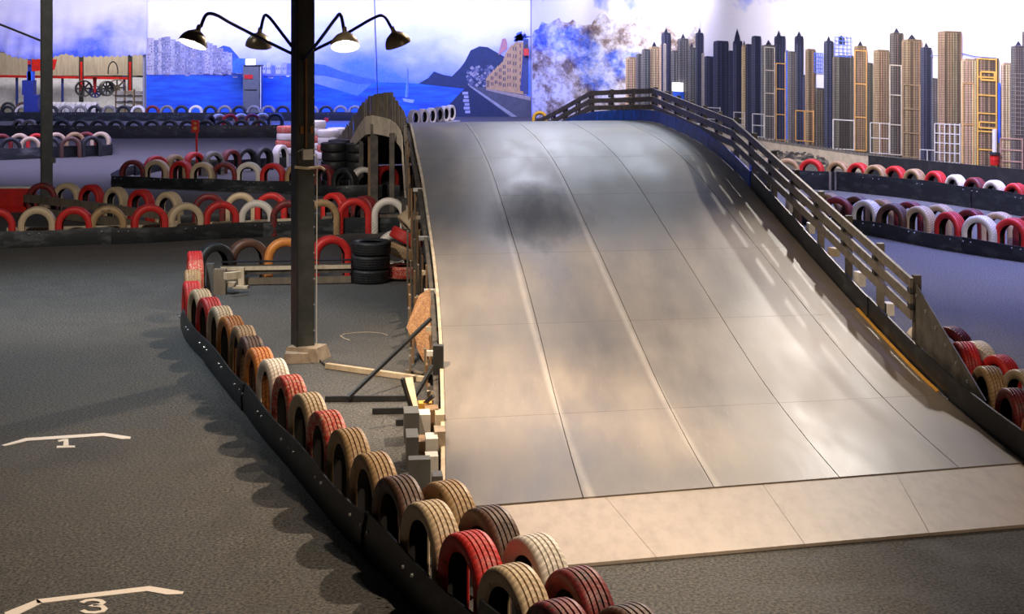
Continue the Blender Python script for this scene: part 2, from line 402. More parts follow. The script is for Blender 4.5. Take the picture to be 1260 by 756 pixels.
def belt(root,pts,h,mats,seg=2.0,th=.014,lean=0.0,hs=None,wav=.02,name='belt',bolts=True):
    """rubber belting strips standing along a ground polyline, one part per strip"""
    cum=[0]
    for a,b in zip(pts,pts[1:]): cum.append(cum[-1]+(b-a).length)
    tot=cum[-1]
    def at(s):
        s=max(0,min(tot,s))
        for i in range(len(pts)-1):
            if s<=cum[i+1]+1e-9:
                t=(s-cum[i])/max(1e-6,(cum[i+1]-cum[i])); return pts[i].lerp(pts[i+1],t),(pts[i+1]-pts[i]).normalized()
    n=max(1,round(tot/seg)); bm=MB()
    for k in range(n):
        s0=tot*k/n-(.05 if k else 0); s1=tot*(k+1)/n; m=8; mb=MB(); vs=[]; fs=[]
        hh=(hs[min(k,len(hs)-1)] if hs else h)*random.uniform(.96,1.04)
        for i in range(m+1):
            s=s0+(s1-s0)*i/m; p,d=at(s); nn=Vector((d.y,-d.x,0)); o=nn*((.012 if k%2 else 0)+wav*math.sin(s*2.3+k))
            sag=.012*math.sin(s*3.1)
            for q,zz,l in ((0,0,0),(1,0.5,.5),(2,1,1)):
                bulge=.018*math.sin(PI*zz)
                c=p+o+nn*(lean*(1-zz)+bulge)
                z=(hh+sag*zz)*zz+.003
                vs.append(Vector((c.x,c.y,z))); vs.append(Vector((c.x,c.y,z))-nn*th)
        for i in range(m):
            a=i*6; b=a+6
            fs+= [(a,b,b+2,a+2),(a+2,b+2,b+4,a+4),(a+1,a+3,b+3,b+1),(a+3,a+5,b+5,b+3),(a+4,b+4,b+5,a+5),(a,a+1,b+1,b)]
        fs+= [(0,2,3,1),(2,4,5,3),(m*6,m*6+1,m*6+3,m*6+2),(m*6+2,m*6+3,m*6+5,m*6+4)]
        mb.add(vs,fs); ob=mb.build(name,mats[k%len(mats)],root); autosmooth(ob,40)
        if bolts:
            for s in (s0+.12,s0+.28,(s0+s1)/2-.08,(s0+s1)/2+.08,s1-.2):
                p,d=at(s); nn=Vector((d.y,-d.x,0)); c=p+nn*(.03+.02)
                bm.tube([Vector((c.x,c.y,hh*.84)),Vector((c.x,c.y,hh*.84))+nn*.014],.012,6)
    if bolts: bm.build('bolts',M_BOLT,root,kind='stuff')

# ================================================================== SETTING
S=1850/1400.0                        # depths below were surveyed at 1/S
BY=63.4                              # far wall
WA=Vector((.79,BY,0)); WB=Vector((10.9,32,0)); WD=(WB-WA).normalized(); WN=Vector((WD.y,-WD.x,0)); 
if WN.y>0: WN=-WN                    # inward normal of the slanting right wall
WE=WA+WD*78
struct('floor',MB().add([(-26,-4,0),(30,-4,0),(30,74,0),(-26,74,0)],[(0,1,2,3)]),M_ASPH)
struct('ceiling',MB().box((2,35,7.05),(58,80,.1)),M_CEIL)
OX=-15.45; OZ=2.5                    # storage bay opening in the far wall
struct('wall_back',MB().box(((OX+WA.x)/2,BY+.1,3.5),(WA.x-OX,.2,7)).box(((-26+OX)/2,BY+.1,(OZ+7)/2+.1),(OX+26,.2,7-OZ-.2)),M_WALL)
mb=MB(); out=-WN*.2
mb.prism([WA,WE,WE+out,WA+out],(0,0,7)); struct('wall_right',mb,M_WALL)
struct('wall_left',MB().box((-26.1,35,3.5),(.2,80,7)),M_WALL)
struct('wall_near',MB().box((0,-4.1,3.5),(60,.2,7)),M_WALL)
struct('trim_1',MB().box((-12.5,BY-.15,5.06),(27,.25,.2)),M_TRIM)
# storage bay behind the opening
struct('wall_storage',MB().box((-20.7,71.6,3.5),(10.6,.1,7)).box((OX-.1,67.5,1.4),(.1,8,2.8)),M_WALL)

# ---------------------------------------------------------------- murals
def LW(x,y,l=0):  # far wall plane, layer l
    d=BY-.015-.012*l; return Vector(((x-630)/F*d,d,H-(y-HY)*d/F))
def RW(x,y,l=0):
    n=WN; p0=WA+WN*(.015+.012*l); r=Vector(((x-630)/F,1,(HY-y)/F)); o=Vector((0,0,H)); t=(p0-o).dot(n)/r.dot(n); return o+r*t
def poly(mb,fn,pts,l,col): mb.add([fn(x,y,l) for x,y in pts],[tuple(range(len(pts)))],col)
def rect(mb,fn,x0,y0,x1,y1,l,col): poly(mb,fn,[(x0,y0),(x1,y0),(x1,y1),(x0,y1)],l,col)
rd=random.Random(3)
mur=thing('harbour_mural','wide printed mural of a harbour, promenade and cloudy sky on the far wall','mural',(-7,BY,0))
for (a,b) in ((180,461),(461,653)):
    mb=MB(); poly(mb,LW,[(a+.3,-8),(b-.3,-8),(b-.3,143),(a+.3,143)],0,None); mb.build('sky_sheet',M_SKYL,mur)
mb=MB(); poly(mb,LW,[(180,91),(250,92),(355,93),(440,118),(460,101),(515,103),(540,100),(580,110),(600,143),(180,143)],1,None); mb.build('sea_print',M_SEA,mur)
mb=MB()
poly(mb,LW,[(251,75),(262,62),(275,56),(283,58),(292,68),(300,80),(300,92),(251,92)],1.5,(.03,.10,.42))
poly(mb,LW,[(383,78),(400,80),(420,88),(445,95),(462,98),(462,103),(440,103),(418,97),(400,93),(383,92)],1.5,(.05,.14,.72))
poly(mb,LW,[(515,103),(527,96),(534,88),(545,92),(556,94),(566,84),(572,76),(579,62),(590,57),(600,58),(612,65),(630,75),(640,112),(600,112),(560,108)],2,(.010,.028,.085))
poly(mb,LW,[(576,104),(545,137),(520,141),(520,146),(600,146),(660,146),(653,120),(600,106)],2.2,(.008,.02,.07))
poly(mb,LW,[(577,106),(600,108),(653,124),(653,147),(632,147)],2.5,(.07,.075,.10))
poly(mb,LW,[(577,106),(579,105),(640,146),(634,147)],2.7,(.28,.29,.33))
poly(mb,LW,[(598,108),(653,119),(653,124),(598,111)],2.8,(.33,.27,.24))
for k in range(6): rect(mb,LW,569+k*.4+(k%2)*1.5,113+k*4.6,576+k*.5,116.4+k*4.6,2.8,(.35,.37,.5))
mb.build('hills_and_promenade',M_PRINT,mur,kind='stuff')
mb=MB()
# hillside trees, receding terrace of houses
for k in range(120):
    x=rd.uniform(575,612); y=rd.uniform(78+abs(x-595)*.4,106); s=rd.uniform(1.2,3)
    poly(mb,LW,[(x-s,y),(x,y-s),(x+s,y),(x,y+s*.8)],3+rd.random()*.4,rd.choice([(.10,.12,.2),(.2,.2,.26),(.05,.07,.16),(.3,.28,.3)]))
xs=[598,603,608,613,618,623,630,637,648]
tops=[95,90,85,80,76,62,54,50,52]
for k in range(len(xs)-1):
    x0,x1=xs[k],xs[k+1]; yb0=109+(x0-598)*.16; yb1=109+(x1-598)*.16
    poly(mb,LW,[(x0,tops[k]+2),(x1,tops[k+1] if k<7 else 52),(x1,yb1),(x0,yb0)],3.6,(.46+.04*(k%2),.30,.13))
    n=max(2,int((yb0-tops[k])/9))
    for r in range(n):
        for q in (.28,.68):
            xx=x0+(x1-x0)*q; t=tops[k]+4+(yb0-tops[k]-6)*r/n
            rect(mb,LW,xx-.6,t,xx+.6,t+4.5,3.9,(.09,.06,.08))
poly(mb,LW,[(613,68),(618,48),(622,47),(624,52),(624,60)],3.8,(.5,.22,.2))
poly(mb,LW,[(640,112),(648,112),(648,58),(644,58)],3.9,(.03,.05,.2)); rect(mb,LW,644,48,650,116,4,(.04,.06,.17))
for k in range(26):
    a=rd.uniform(-PI*.98,.1); r=rd.uniform(9,15); cx,cy=643,50
    ex,ey=cx+math.cos(a)*r,cy+math.sin(a)*r*.9+3
    poly(mb,LW,[(cx,cy),(cx+math.cos(a+.15)*r*.6,cy+math.sin(a+.15)*r*.75-1),(ex,ey),(cx+math.cos(a-.15)*r*.5,cy+math.sin(a-.15)*r*.5)],4.2,rd.choice([(.03,.09,.5),(.06,.15,.62),(.02,.05,.3)]))
mb.build('terrace_print',M_PRINT,mur,kind='stuff')
mb=MB()
# old town skyline on the left
x=181
while x<284:
    wd=rd.uniform(3,8); t=44+max(0,(x-235))*.42+rd.uniform(0,7); c=rd.choice([(.33,.33,.5),(.42,.42,.58),(.25,.27,.45),(.5,.47,.58),(.3,.3,.42)])
    rect(mb,LW,x,t,x+wd+1,92,3+rd.random()*.3,c)
    y=t+2
    while y<88:
        xx=x+.8
        while xx<x+wd-.6:
            if rd.random()<.8: rect(mb,LW,xx,y,xx+1.0,y+1.7,3.6,rd.choice([(.08,.09,.22),(.65,.62,.72),(.14,.13,.25),(.4,.3,.32)]))
            xx+=2.1
        y+=3.6
    x+=wd
x=285
while x<356:
    wd=rd.uniform(4,9); t=77+rd.uniform(0,4); rect(mb,LW,x,t,x+wd,91,3,rd.choice([(.4,.42,.68),(.55,.55,.75),(.15,.2,.55)]))
    for xx in range(int(x)+1,int(x+wd),2): rect(mb,LW,xx,83,xx+1,86,3.4,(.12,.14,.4))
    x+=wd+rd.uniform(0,2)
for k in range(34):   # moored boats
    x=rd.uniform(182,356); y=89+rd.uniform(0,3)+(4 if x>285 else 0); rect(mb,LW,x,y,x+rd.uniform(2,6),y+1.6,3.9,rd.choice([(.6,.6,.75),(.1,.1,.3),(.3,.3,.55)])); 
    rect(mb,LW,x+1,y-rd.uniform(2,7),x+1.3,y,3.9,(.2,.2,.4))
rect(mb,LW,501.2,84,502.4,120,3.9,(.12,.2,.62)); poly(mb,LW,[(495,121),(510,123),(508,127),(497,125)],3.9,(.35,.45,.92)); poly(mb,LW,[(501,92),(498,120),(501,120)],3.8,(.12,.3,.9))
mb.build('old_town_print',M_PRINT,mur,kind='stuff')

mur=thing('city_mural','long printed mural of snowy rocks and a row of skyscrapers on the slanting right wall','mural',(5,45,0))
for (a,b) in ((654,862),(862,1225),(1225,1330)):
    mb=MB(); q0=134+(a-770)*.185; q1=134+(b-770)*.185
    poly(mb,RW,[(a,-14),(b-.4,-14-(b-a)*.12),(b-.4,max(145,140+(b-770)*.155)),(a,max(145,140+(a-770)*.155))],0,None); mb.build('sky_sheet',M_SKYR,mur)
pts=[(655,150),(655,52)]
x=655
while x<862:
    base=interp([(655,42),(668,26),(690,24),(725,30),(738,18),(743,16),(760,26),(790,20),(820,28),(850,18),(862,34)],x)
    pts.append((x,base+rd.uniform(-3,4))); x+=rd.uniform(2,5)
pts+=[(865,40),(862,60),(850,75),(780,90),(768,150)]
mb=MB(); 
for a,b in zip(pts,pts[1:]): pass
up=[p for p in pts if True]
# strip triangulation: column quads from the jagged top to the bottom
tops_=[p for p in pts[1:-5]]
for a,b in zip(tops_,tops_[1:]):
    yb=lambda x: 150 if x<768 else interp([(768,150),(800,86),(850,75),(865,60)],x)
    mb.add([RW(a[0],a[1],1),RW(b[0],b[1],1),RW(b[0],yb(b[0]),1),RW(a[0],yb(a[0]),1)],[(0,1,2,3)])
mb.build('snowy_rocks_print',M_ROCK,mur)
mb=MB()
NAVY=(.016,.02,.05); DK=(.06,.05,.042); BR=(.155,.105,.06); TN=(.33,.235,.135); GR=(.075,.072,.07)
TW=[(770,786,70,TN),(783,792,66,GR),(790,800,60,GR),(798,812,57,TN),(812,817,54,TN),(814,825,40,NAVY),(825,836,62,GR),(834,847,47,GR),(846,856,58,GR),(856,865,40,NAVY),(866,878,69,NAVY),(878,896,50,NAVY),(896,903,62,NAVY),(902,913,50,NAVY),(913,918,55,TN),(917,926,54,NAVY),(925,936,44,NAVY),(937,954,55,GR),(953,966,44,NAVY),(966,971,62,TN),(970,979,63,GR),(978,988,44,NAVY),(988,992,92,NAVY),(991,1003,60,BR),(1002,1014,108,DK),(1014,1025,50,NAVY),(1025,1050,68,DK),(1051,1066,56,BR),(1066,1074,77,DK),(1075,1094,61,BR),(1095,1111,40,DK),(1110,1134,48,BR),(1133,1146,58,NAVY),(1145,1154,96,GR),(1154,1183,38,BR),(1183,1200,72,TN),(1199,1229,71,BR),(1232,1245,77,TN),(1244,1262,56,DK),(1258,1290,38,DK)]
def yb(x): return interp([(770,140),(862,152),(930,171),(1060,190),(1260,213),(1330,221)],x)
lay=2
for k,(x0,x1,t,c) in enumerate(TW):
    l=2+(k%3)*.35; wd=x1-x0
    b0,b1=yb(x0),yb(x1)
    poly(mb,RW,[(x0,t+1),(x0+wd*.3,t),(x1,t+.6),(x1,b1),(x0,b0)],l,c)
    # lit narrow side and vertical ribs
    side=tuple(min(1,v*1.9+.04) for v in c); poly(mb,RW,[(x0,t+1),(x0+wd*.3,t),(x0+wd*.3,b0),(x0,b0)],l+.1,side)
    n=max(2,int(wd/3))
    for i in range(n+1):
        xx=x0+wd*i/n; cc=tuple(min(1,v*rd.uniform(2.2,3.6)+.05) for v in c)
        rect(mb,RW,xx-.35,t+3,xx+.35,yb(xx)-1,l+.2,cc if rd.random()<.75 else (.015,.012,.02))
    yy=t+5
    while yy<b0-3:
        rect(mb,RW,x0+.6,yy,x1-.6,yy+.5,l+.25,tuple(v*.5 for v in c)); yy+=rd.uniform(2.4,3.2)
    if t<60 and rd.random()<.5: poly(mb,RW,[(x0+wd*.3,t),(x0+wd*.5,t-6),(x0+wd*.7,t)],l,NAVY)
for x,t in ((907,38),(958,40),(1035,46),(983,41)):    # spires
    poly(mb,RW,[(x-4,54),(x-3,46),(x,t-3),(x+3,46),(x+4,54)],3.3,NAVY)
mb.build('towers_print',M_TOWER,mur,kind='stuff')
mb=MB()
def frame(x0,y0,x1,y1,c,nv=1,nh=1,tk=1.1):
    for i in range(nv+1):
        xx=x0+(x1-x0)*i/nv; rect(mb,RW,xx-tk/2,y0,xx+tk/2,y1+(xx-x0)*.1,3.6,c)
    for j in range(nh+1):
        yy=y0+(y1-y0)*j/nh; poly(mb,RW,[(x0,yy-tk/2),(x1,yy-tk/2+(x1-x0)*.06),(x1,yy+tk/2+(x1-x0)*.06),(x0,yy+tk/2)],3.7,c)
CR=(.62,.55,.47); WT=(.72,.70,.72); OR=(.66,.36,.12); YL=(.72,.42,.08)
frame(866,132,886,146,WT); frame(903,138,916,160,WT,1,3); frame(926,140,940,168,WT,1,2); frame(941,58,953,171,CR,1,4)
frame(955,78,966,172,OR,1,3); frame(979,136,1001,173,OR,2,1,1.3); frame(1025,147,1051,183,WT,1,1,1.3); frame(1052,62,1066,185,OR,1,3,1.5)
frame(1071,151,1094,188,WT,2,2); frame(1095,80,1109,190,CR,1,3,1.3); frame(1111,104,1132,193,TN,1,3,1.5); frame(1132,184,1150,198,WT,2,1)
frame(1150,152,1181,199,WT,5,4,1.3); frame(1185,102,1198,204,OR,1,2,1.3); frame(1203,72,1226,206,YL,1,6,1.8); frame(1207,88,1224,98,YL,1,1,2.4); frame(1205,150,1226,157,YL,1,1,2)
frame(1231,170,1258,212,(.5,.3,.22),1,3,1.6); frame(1243,90,1262,165,(.25,.22,.18),3,14,.7)
frame(817,54,819,134,CR,1,1); frame(864,66,866,148,CR,1,1)
rect(mb,RW,967,62,969,172,3.4,(.1,.2,.9)); rect(mb,RW,1228,102,1231,176,3.4,(.04,.12,.7))
for x0,x1,t in ((1002,1012,65),(1027,1047,45)):      # far blue lattice towers
    frame(x0,t,x1,t+24,(.12,.2,.75),4,5,1)
rect(mb,RW,1145,68,1154,69,3.4,(.2,.25,.6)); poly(mb,RW,[(1183,65),(1200,69),(1226,71),(1226,72),(1200,70.5),(1183,66.5)],3.4,(.15,.18,.45))
mb.build('window_frame_print',M_PRINT,mur,kind='stuff')
# quay, balustrade and sandy bank at the foot of the mural
mb=MB()
n=22; X=[775+k*(1330-775)/n for k in range(n+1)]
for a,b in zip(X,X[1:]):
    poly(mb,RW,[(a,yb(a)),(b,yb(b)),(b,yb(b)+30),(a,yb(a)+30)],3.9,(.60,.51,.40))
    poly(mb,RW,[(a,yb(a)-1.5),(b,yb(b)-1.5),(b,yb(b)+1.8),(a,yb(a)+1.8)],4.1,(.22,.20,.18))
x=870
while x<1300:
    rect(mb,RW,x,yb(x)-3.2,x+1.4,yb(x)+.5,4.3,(.13,.12,.12)); x+=4.6
for k in range(90):
    x=rd.uniform(948,1018); y=yb(x)+6+rd.uniform(1,11)+abs(x-985)*.12; s=rd.uniform(1.5,4)
    poly(mb,RW,[(x-s,y+s*.5),(x-s*.4,y-s*.5),(x+s*.6,y-s*.4),(x+s,y+s*.5)],4.3+rd.random()*.3,rd.choice([(.12,.11,.1),(.2,.18,.17),(.07,.065,.06),(.26,.23,.2)]))
mb.build('quay_print',M_PRINT,mur,kind='stuff')

# tarp over the storage bay: hanging cloth with a gathered lower hem
mb=MB(); vs=[]; fs=[]; n=90; m=10
for j in range(m+1):
    for i in range(n+1):
        x=-60+(180.5+60)*i/n; yl=interp([(-60,52),(0,62),(15,70),(35,73),(60,72),(80,66),(95,70),(150,69),(180,67)],x)+1.3*math.sin(x*.9)
        y=-8+(yl+8)*j/m; d=BY-.16-.10*math.sin(x*.35+j*.5)*(j/m)**2-.05*math.sin(x*1.3)*(j/m)**3
        vs.append(D_(x,y,d))
for j in range(m):
    for i in range(n): a=j*(n+1)+i; fs.append((a,a+1,a+n+2,a+n+1))
mb.add(vs,fs); o=mb.build('hanging_tarp',M_TARP,smooth=True)
tag(o,'white and blue tarp with ragged lower hem hung above the storage bay at far left','tarp')

# storage bay contents (at depth about 66-71 m)
sh=thing('storage_rack','storage bay back sheeting with long red crossbeam and pale lower bays at far left','rack',(-20,71,0))
for a,b in ((-40,98),(102,158),(162,182)):
    MB().prism([D_(a,60,71.3),D_(b,60,71.3),D_(b,93,71.3),D_(a,93,71.3)],(0,.05,0)).build('sheeting',M_PANEL,sh)
MB().prism([D_(-40,92.5,71.2),D_(180,95.5,71.2),D_(180,134,71.2),D_(-40,134,71.2)],(0,.05,0)).build('pale_panel',M_BRIGHT,sh)
MB().prism([D_(-40,91.5,70.8),D_(160,95,70.8),D_(160,98,70.8),D_(-40,94.5,70.8)],(0,-.1,0)).build('crossbeam',M_REDP,sh)
for x in (20,76,152): MB().prism([D_(x,93,70.9),D_(x+2.6,93,70.9),D_(x+2.6,130,70.9),D_(x,130,70.9)],(0,-.1,0)).build('upright',M_BLUEM,sh)
for x in (98,158): MB().prism([D_(x,60,70.6),D_(x+5,60,70.6),D_(x+5,132,70.6),D_(x,132,70.6)],(0,-.12,0)).build('upright',M_STEELK,sh); 
for x in (100,160): MB().prism([D_(x-1,76,70.4),D_(x+1.5,76,70.4),D_(x+1.5,112,70.4),D_(x-1,112,70.4)],(0,-.05,0)).build('red_bracket',M_REDP,sh)
o=MB().prism([D_(38,73,70.2),D_(70,73,70.2),D_(67,86,70.2),D_(38,88,70.2)],(0,.03,0)).build('banner',M_REDP); tag(o,'red banner fixed high at the back of the storage bay behind the left column','banner')
def wheel(x,y,d,R,mat,label,tilt=.5):
    c=D_(x,y,d); t=thing('cast_wheel',label,'wheel',(c.x,c.y,c.z-R))
    M=Matrix.Translation(c)@Matrix.Rotation(tilt,4,'Z')@Matrix.Rotation(PI/2,4,'X')
    o=MB().lathe([(R*.86,-.12),(R,-.12),(R,.12),(R*.86,.12)],28,M,closed=True).build('rim',mat,t); autosmooth(o)
    MB().lathe([(R*.18,-.05),(R*.18,.08),(.001,.09)],12,M).build('hub',mat,t)
    for k in range(8):
        a=k*PI/4; MB().beam(M@Vector((R*.12*math.cos(a),R*.12*math.sin(a),0)),M@Vector((R*.9*math.cos(a),R*.9*math.sin(a),0)),.07,.04,(0,1,0)).build('spoke',mat,t)
wheel(103,109,66.5,.37,M_WOODK,'dark spoked rim leaning in the storage bay beside the red post')
wheel(117,113,66.8,.27,M_BLUEM,'smaller dark wheel just right of the dark spoked rim')
wheel(131,109,66.5,.34,M_GREY,'pale round rim leaning left of the pallet stack',.9)
wheel(144,108,68.6,.40,M_PANEL,'tan round rim behind the pallet stack',.3)
o=MB().prism([D_(114,95,66),D_(119,95,66),D_(117.5,114,66),D_(115.5,114,66)],(0,.06,0)).build('red_post',M_REDP); tag(o,'short red post hanging between the two spoked wheels in the bay','post')
o=MB().tube([D_(139+6*math.cos(a),88+12*-math.sin(a),70.9) for a in [PI*i/12 for i in range(-1,14)]],.03,6).build('wire_hoop',M_CABLE); tag(o,'thin dark wire hoop hung on the back sheeting above the tan rim','hoop')
pb=D_(156,134,63.9); pal=thing('pallet_stack','pale stacked crates with open slatted sides at the right end of the storage bay','crates',(pb.x,66.6,0))
for i in range(3):
    for j in range(3):
        x0=142+i*11.5; y0=111+j*7.5
        a=D_(x0,y0,66.6); b=D_(x0+10.5,y0+6.5,66.6)
        MB().box(((a.x+b.x)/2,66.8,(a.z+b.z)/2+.0),(b.x-a.x-.1,.3,a.z-b.z-.08)).build('crate',[M_WHITE,M_WOODL,M_WHITE][(i+j)%3] if i else M_WHITE,pal)
        MB().box(((a.x+b.x)/2,66.58,b.z-.02),(b.x-a.x,.06,.07)).build('slat',M_WOODK,pal)
for i in range(4):
    a=D_(142+i*11.5-1,110,66.5); b=D_(142+i*11.5+.5,134,66.5); MB().prism([(a.x,66.55,a.z),(b.x,66.55,a.z),(b.x,66.55,0.0),(a.x,66.55,0.0)],(0,.05,0)).build('corner_post',M_WOODB,pal)
# blue machine
c=G(38,148.5); m=thing('floor_machine','blue upright machine with a slim column standing left of the far left column','machine',c)
d0=c.y
def bx(x0,y0,x1,y1,dd=.5):
    a=D_(x0,y0,d0); b=D_(x1,y1,d0); return MB().box(((a.x+b.x)/2,d0+dd/2,(a.z+b.z)/2),(b.x-a.x,dd,a.z-b.z))
bx(29,117,46,149,.6).build('body',M_BLUEM,m); bx(27,99,41,117,.4).build('tank',M_BLUEM,m); bx(34,73,38,99,.12).build('column',M_BLUEM,m); bx(33,88,40,99,.3).build('motor',M_KICK,m)
o=MB().box(D_(36,77,d0-.1),(.1,.1,.16)).build('red_cap',M_REDP,m)
# tall cabinet with lit box
c=G(311,146.5); c.y=62.2; c.x=(311-630)/F*62.2; cab=thing('tall_cabinet','dark upright cabinet with a lit white box on top, in front of the harbour mural','cabinet',c)
d0=62.0
cbd=bx(299,81,320,149,.6).build('body',M_GREY,cab); bx(300,80,321,82,.7).build('top',M_STEELK,cab); bx(319,82,321,149,.1).build('side_trim',M_WHITE,cab)
d0=61.97
bx(300.5,92,311,97,.04).build('lettering_panel',M_REDP,cbd); bx(301,110,316,111,.05).build('shelf',M_STEELK,cbd)
d0=62.1; bx(302,73,313,80,.3).build('lit_box',M_LIT,cab); d0=62.3; bx(286,72,301,90,.3).build('blue_side_board',M_KICK,cab)
# emergency light on the right wall
p=RW(838,107,0)+WN*.12; e=thing('exit_light','small lit white box above a blue box on the right wall, behind the crest railing','light',p)
rz=math.atan2(WD.y,WD.x); MB().box(p,(.62,.12,.28),rz).build('lit_face',M_LIT,e); MB().box(p-Vector((-.05,.0,.3)),(.55,.2,.3),rz).build('blue_box',M_KICK,e)
p=Vector((.6,BY-.3,H-(64-HY)*BY/F)); t=thing('corner_beacon','small red lamp fixed at the corner where the two murals meet','lamp',p)
MB().box(p,(.22,.2,.30)).build('red_lens',M_REDP,t); MB().box(p+Vector((0,0,.24)),(.14,.14,.18)).build('housing',M_STEELK,t); MB().box(p+Vector((0,.2,.1)),(.06,.3,.06)).build('bracket',M_STEELK,t)
p=RW(1231,196,0)+WN*.15; t=thing('wall_beacon','red lamp below a white pole near the right end of the city mural','lamp',p)
MB().lathe([(.001,-.12),(.09,-.12),(.1,.0),(.09,.1),(.001,.1)],14,Matrix.Translation(p)).build('red_lens',M_REDP,t); MB().tube([p+Vector((0,0,.1)),p+Vector((0,0,.65))],.05,8).build('pole',M_WHITE,t); MB().lathe([(.001,.1),(.11,.1),(.11,.16),(.001,.16)],14,Matrix.Translation(p)).build('cap',M_STEELK,t)
MB().beam(p+Vector((0,0,.13)),p-WN*.15+Vector((0,0,.13)),.05,.05).build('bracket',M_STEELK,t)
# cables
o=MB().tube([D_(460.5,-6,58),D_(462,40,58),D_(463.5,80,58),D_(465,141,58)],.02,5).build('hanging_cable',M_CABLE); tag(o,'thin dark cable hanging down in front of the harbour mural behind the fence top','cable')
o=MB().tube([D_(-30,17,30.5),D_(0,30,30.6),D_(25,40,30.7),D_(50,50,30.8)],.022,6).build('stay_cable',M_CABLE); tag(o,'sloping dark cable meeting the left column from the left','cable')

# ================================================================== RAMP
ramp=thing('kart_ramp','long humped kart ramp with grey sheeted deck, timber sides and railing','ramp',(1.5,12,0))
ZT=[(9.3,.035),(10,.075),(11,.18),(12,.36),(13,.57),(14,.79),(15,1.01),(16,1.24),(17,1.45),(18,1.61),(19,1.71),(20,1.765),(21,1.79),(22,1.80),(23,1.77),(24,1.69),(25,1.57),(26,1.38),(27.5,.95),(29,.5),(31,.05)]
RX=[(9.3,4.20),(12,3.903),(15,3.57),(18,3.237),(21,2.904),(22.5,2.72),(23.5,2.35),(25,1.66),(27.5,.83),(31,-.5)]
LDT=[(9.3,8.40),(11,10.35),(13,12.46),(20,19.49),(22,21.45),(24,23.4),(25,24.2),(26,25.2),(31,30)]
LXT=[(8.4,-.49),(9,-.527),(10.35,-.614),(11.9,-.735),(13.45,-.895),(15,-1.09),(16.5,-1.285),(18,-1.49),(19.5,-1.665),(21,-1.835),(22,-1.96),(23.4,-2.38),(24.2,-2.85),(25.2,-3.15),(30,-4.7)]
def zt(t): return catmull(ZT,t)
def Rp(t): return Vector((catmull(RX,t),t*S,zt(t)))
def Lp(t):
    d=catmull(LDT,t); return Vector((catmull(LXT,d),d*S,zt(t)))
def deck(t,v): return Lp(t).lerp(Rp(t),v)
VS=[0,.219,.437,.656,.874,1]; TS=[9.3,10.7,12.5,14.3,16.2,18.0,19.4,21.2,23.0,25,27.5,31]
for i in range(5):
    for j in range(len(TS)-1):
        t0=TS[j]+.0015; t1=TS[j+1]-.0015; v0=VS[i]+.0008; v1=VS[i+1]-.0008; n=max(3,int((t1-t0)/.22)); mb=MB(); vs=[]; fs=[]
        for q in range(n+1):
            t=t0+(t1-t0)*q/n
            for v in (v0,v1):
                p=deck(t,v); vs+= [p,p-Vector((0,0,.022))]
        for q in range(n):
            a=q*4; b=a+4; fs+= [(a,a+2,b+2,b),(a+1,b+1,b+3,a+3),(a,b,b+1,a+1),(a+2,a+3,b+3,b+2)]
        fs+= [(0,1,3,2),(n*4,n*4+2,n*4+3,n*4+1)]
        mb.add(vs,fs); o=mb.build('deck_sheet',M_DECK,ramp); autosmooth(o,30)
# under-deck subfloor so that the seams stay dark
mb=MB(); vs=[]; fs=[]; n=90
for q in range(n+1):
    t=9.35+(30.8-9.35)*q/n; a=deck(t,.004); b=deck(t,.996); vs+= [a-Vector((0,0,.024)),b-Vector((0,0,.024))]
for q in range(n): a=q*2; fs.append((a,a+1,a+3,a+2))
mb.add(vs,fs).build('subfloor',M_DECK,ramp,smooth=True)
# deck edge trims
def strip(fn,t0,t1,n,off,wd,ht,name,mat,par=ramp,dz=0.0):
    mb=MB(); vs=[]; fs=[]
    for q in range(n+1):
        t=t0+(t1-t0)*q/n; p=fn(t); d=(fn(t+.05)-fn(t-.05)); d.z=0; d.normalize(); nn=Vector((d.y,-d.x,0))
        a=p+nn*off; b=p+nn*(off+wd); z0=Vector((0,0,dz)); z1=Vector((0,0,dz+ht)); vs+= [a+z0,b+z0,b+z1,a+z1]
    for q in range(n):
        a=q*4; b=a+4; fs+= [(a,b,b+1,a+1),(a+1,b+1,b+2,a+2),(a+2,b+2,b+3,a+3),(a+3,b+3,b,a)]
    fs+= [(0,1,2,3),(n*4+3,n*4+2,n*4+1,n*4)]
    o=mb.add(vs,fs).build(name,mat,par); autosmooth(o,30); return o
strip(Lp,9.6,24,60,-.035,.034,.05,'edge_trim',M_WOODL,dz=-.045)
strip(Lp,10,31,70,-.10,.05,.14,'edge_joist',M_WOODK,dz=-.20)
# right kick boards: rubber near the foot, blue boards over the crest
kb=[(9.0,10.6),(10.6,12.4),(12.4,14.3),(14.3,16.4)]
for a,b in kb: 
    o=strip(lambda t:Rp(max(t,9.3))+(Vector((0,(t-9.3)*S,0)) if t<9.3 else Vector((0,0,0)))-Vector((0,0,.01)),a,b,10,.01+.012*(kb.index((a,b))%2),.02,.235,'rubber_kickboard',M_BELT)
kb=[16.4,18.5,20.6,21.9,23.2,24.6,26,28,31]
for a,b in zip(kb,kb[1:]): strip(Rp,a+.01,b-.01,8,.012,.025,.22,'blue_kickboard',M_KICK,dz=0)
strip(Rp,10.75,12.6,12,-.03,.03,.012,'orange_edging',M_YEL,dz=.004)
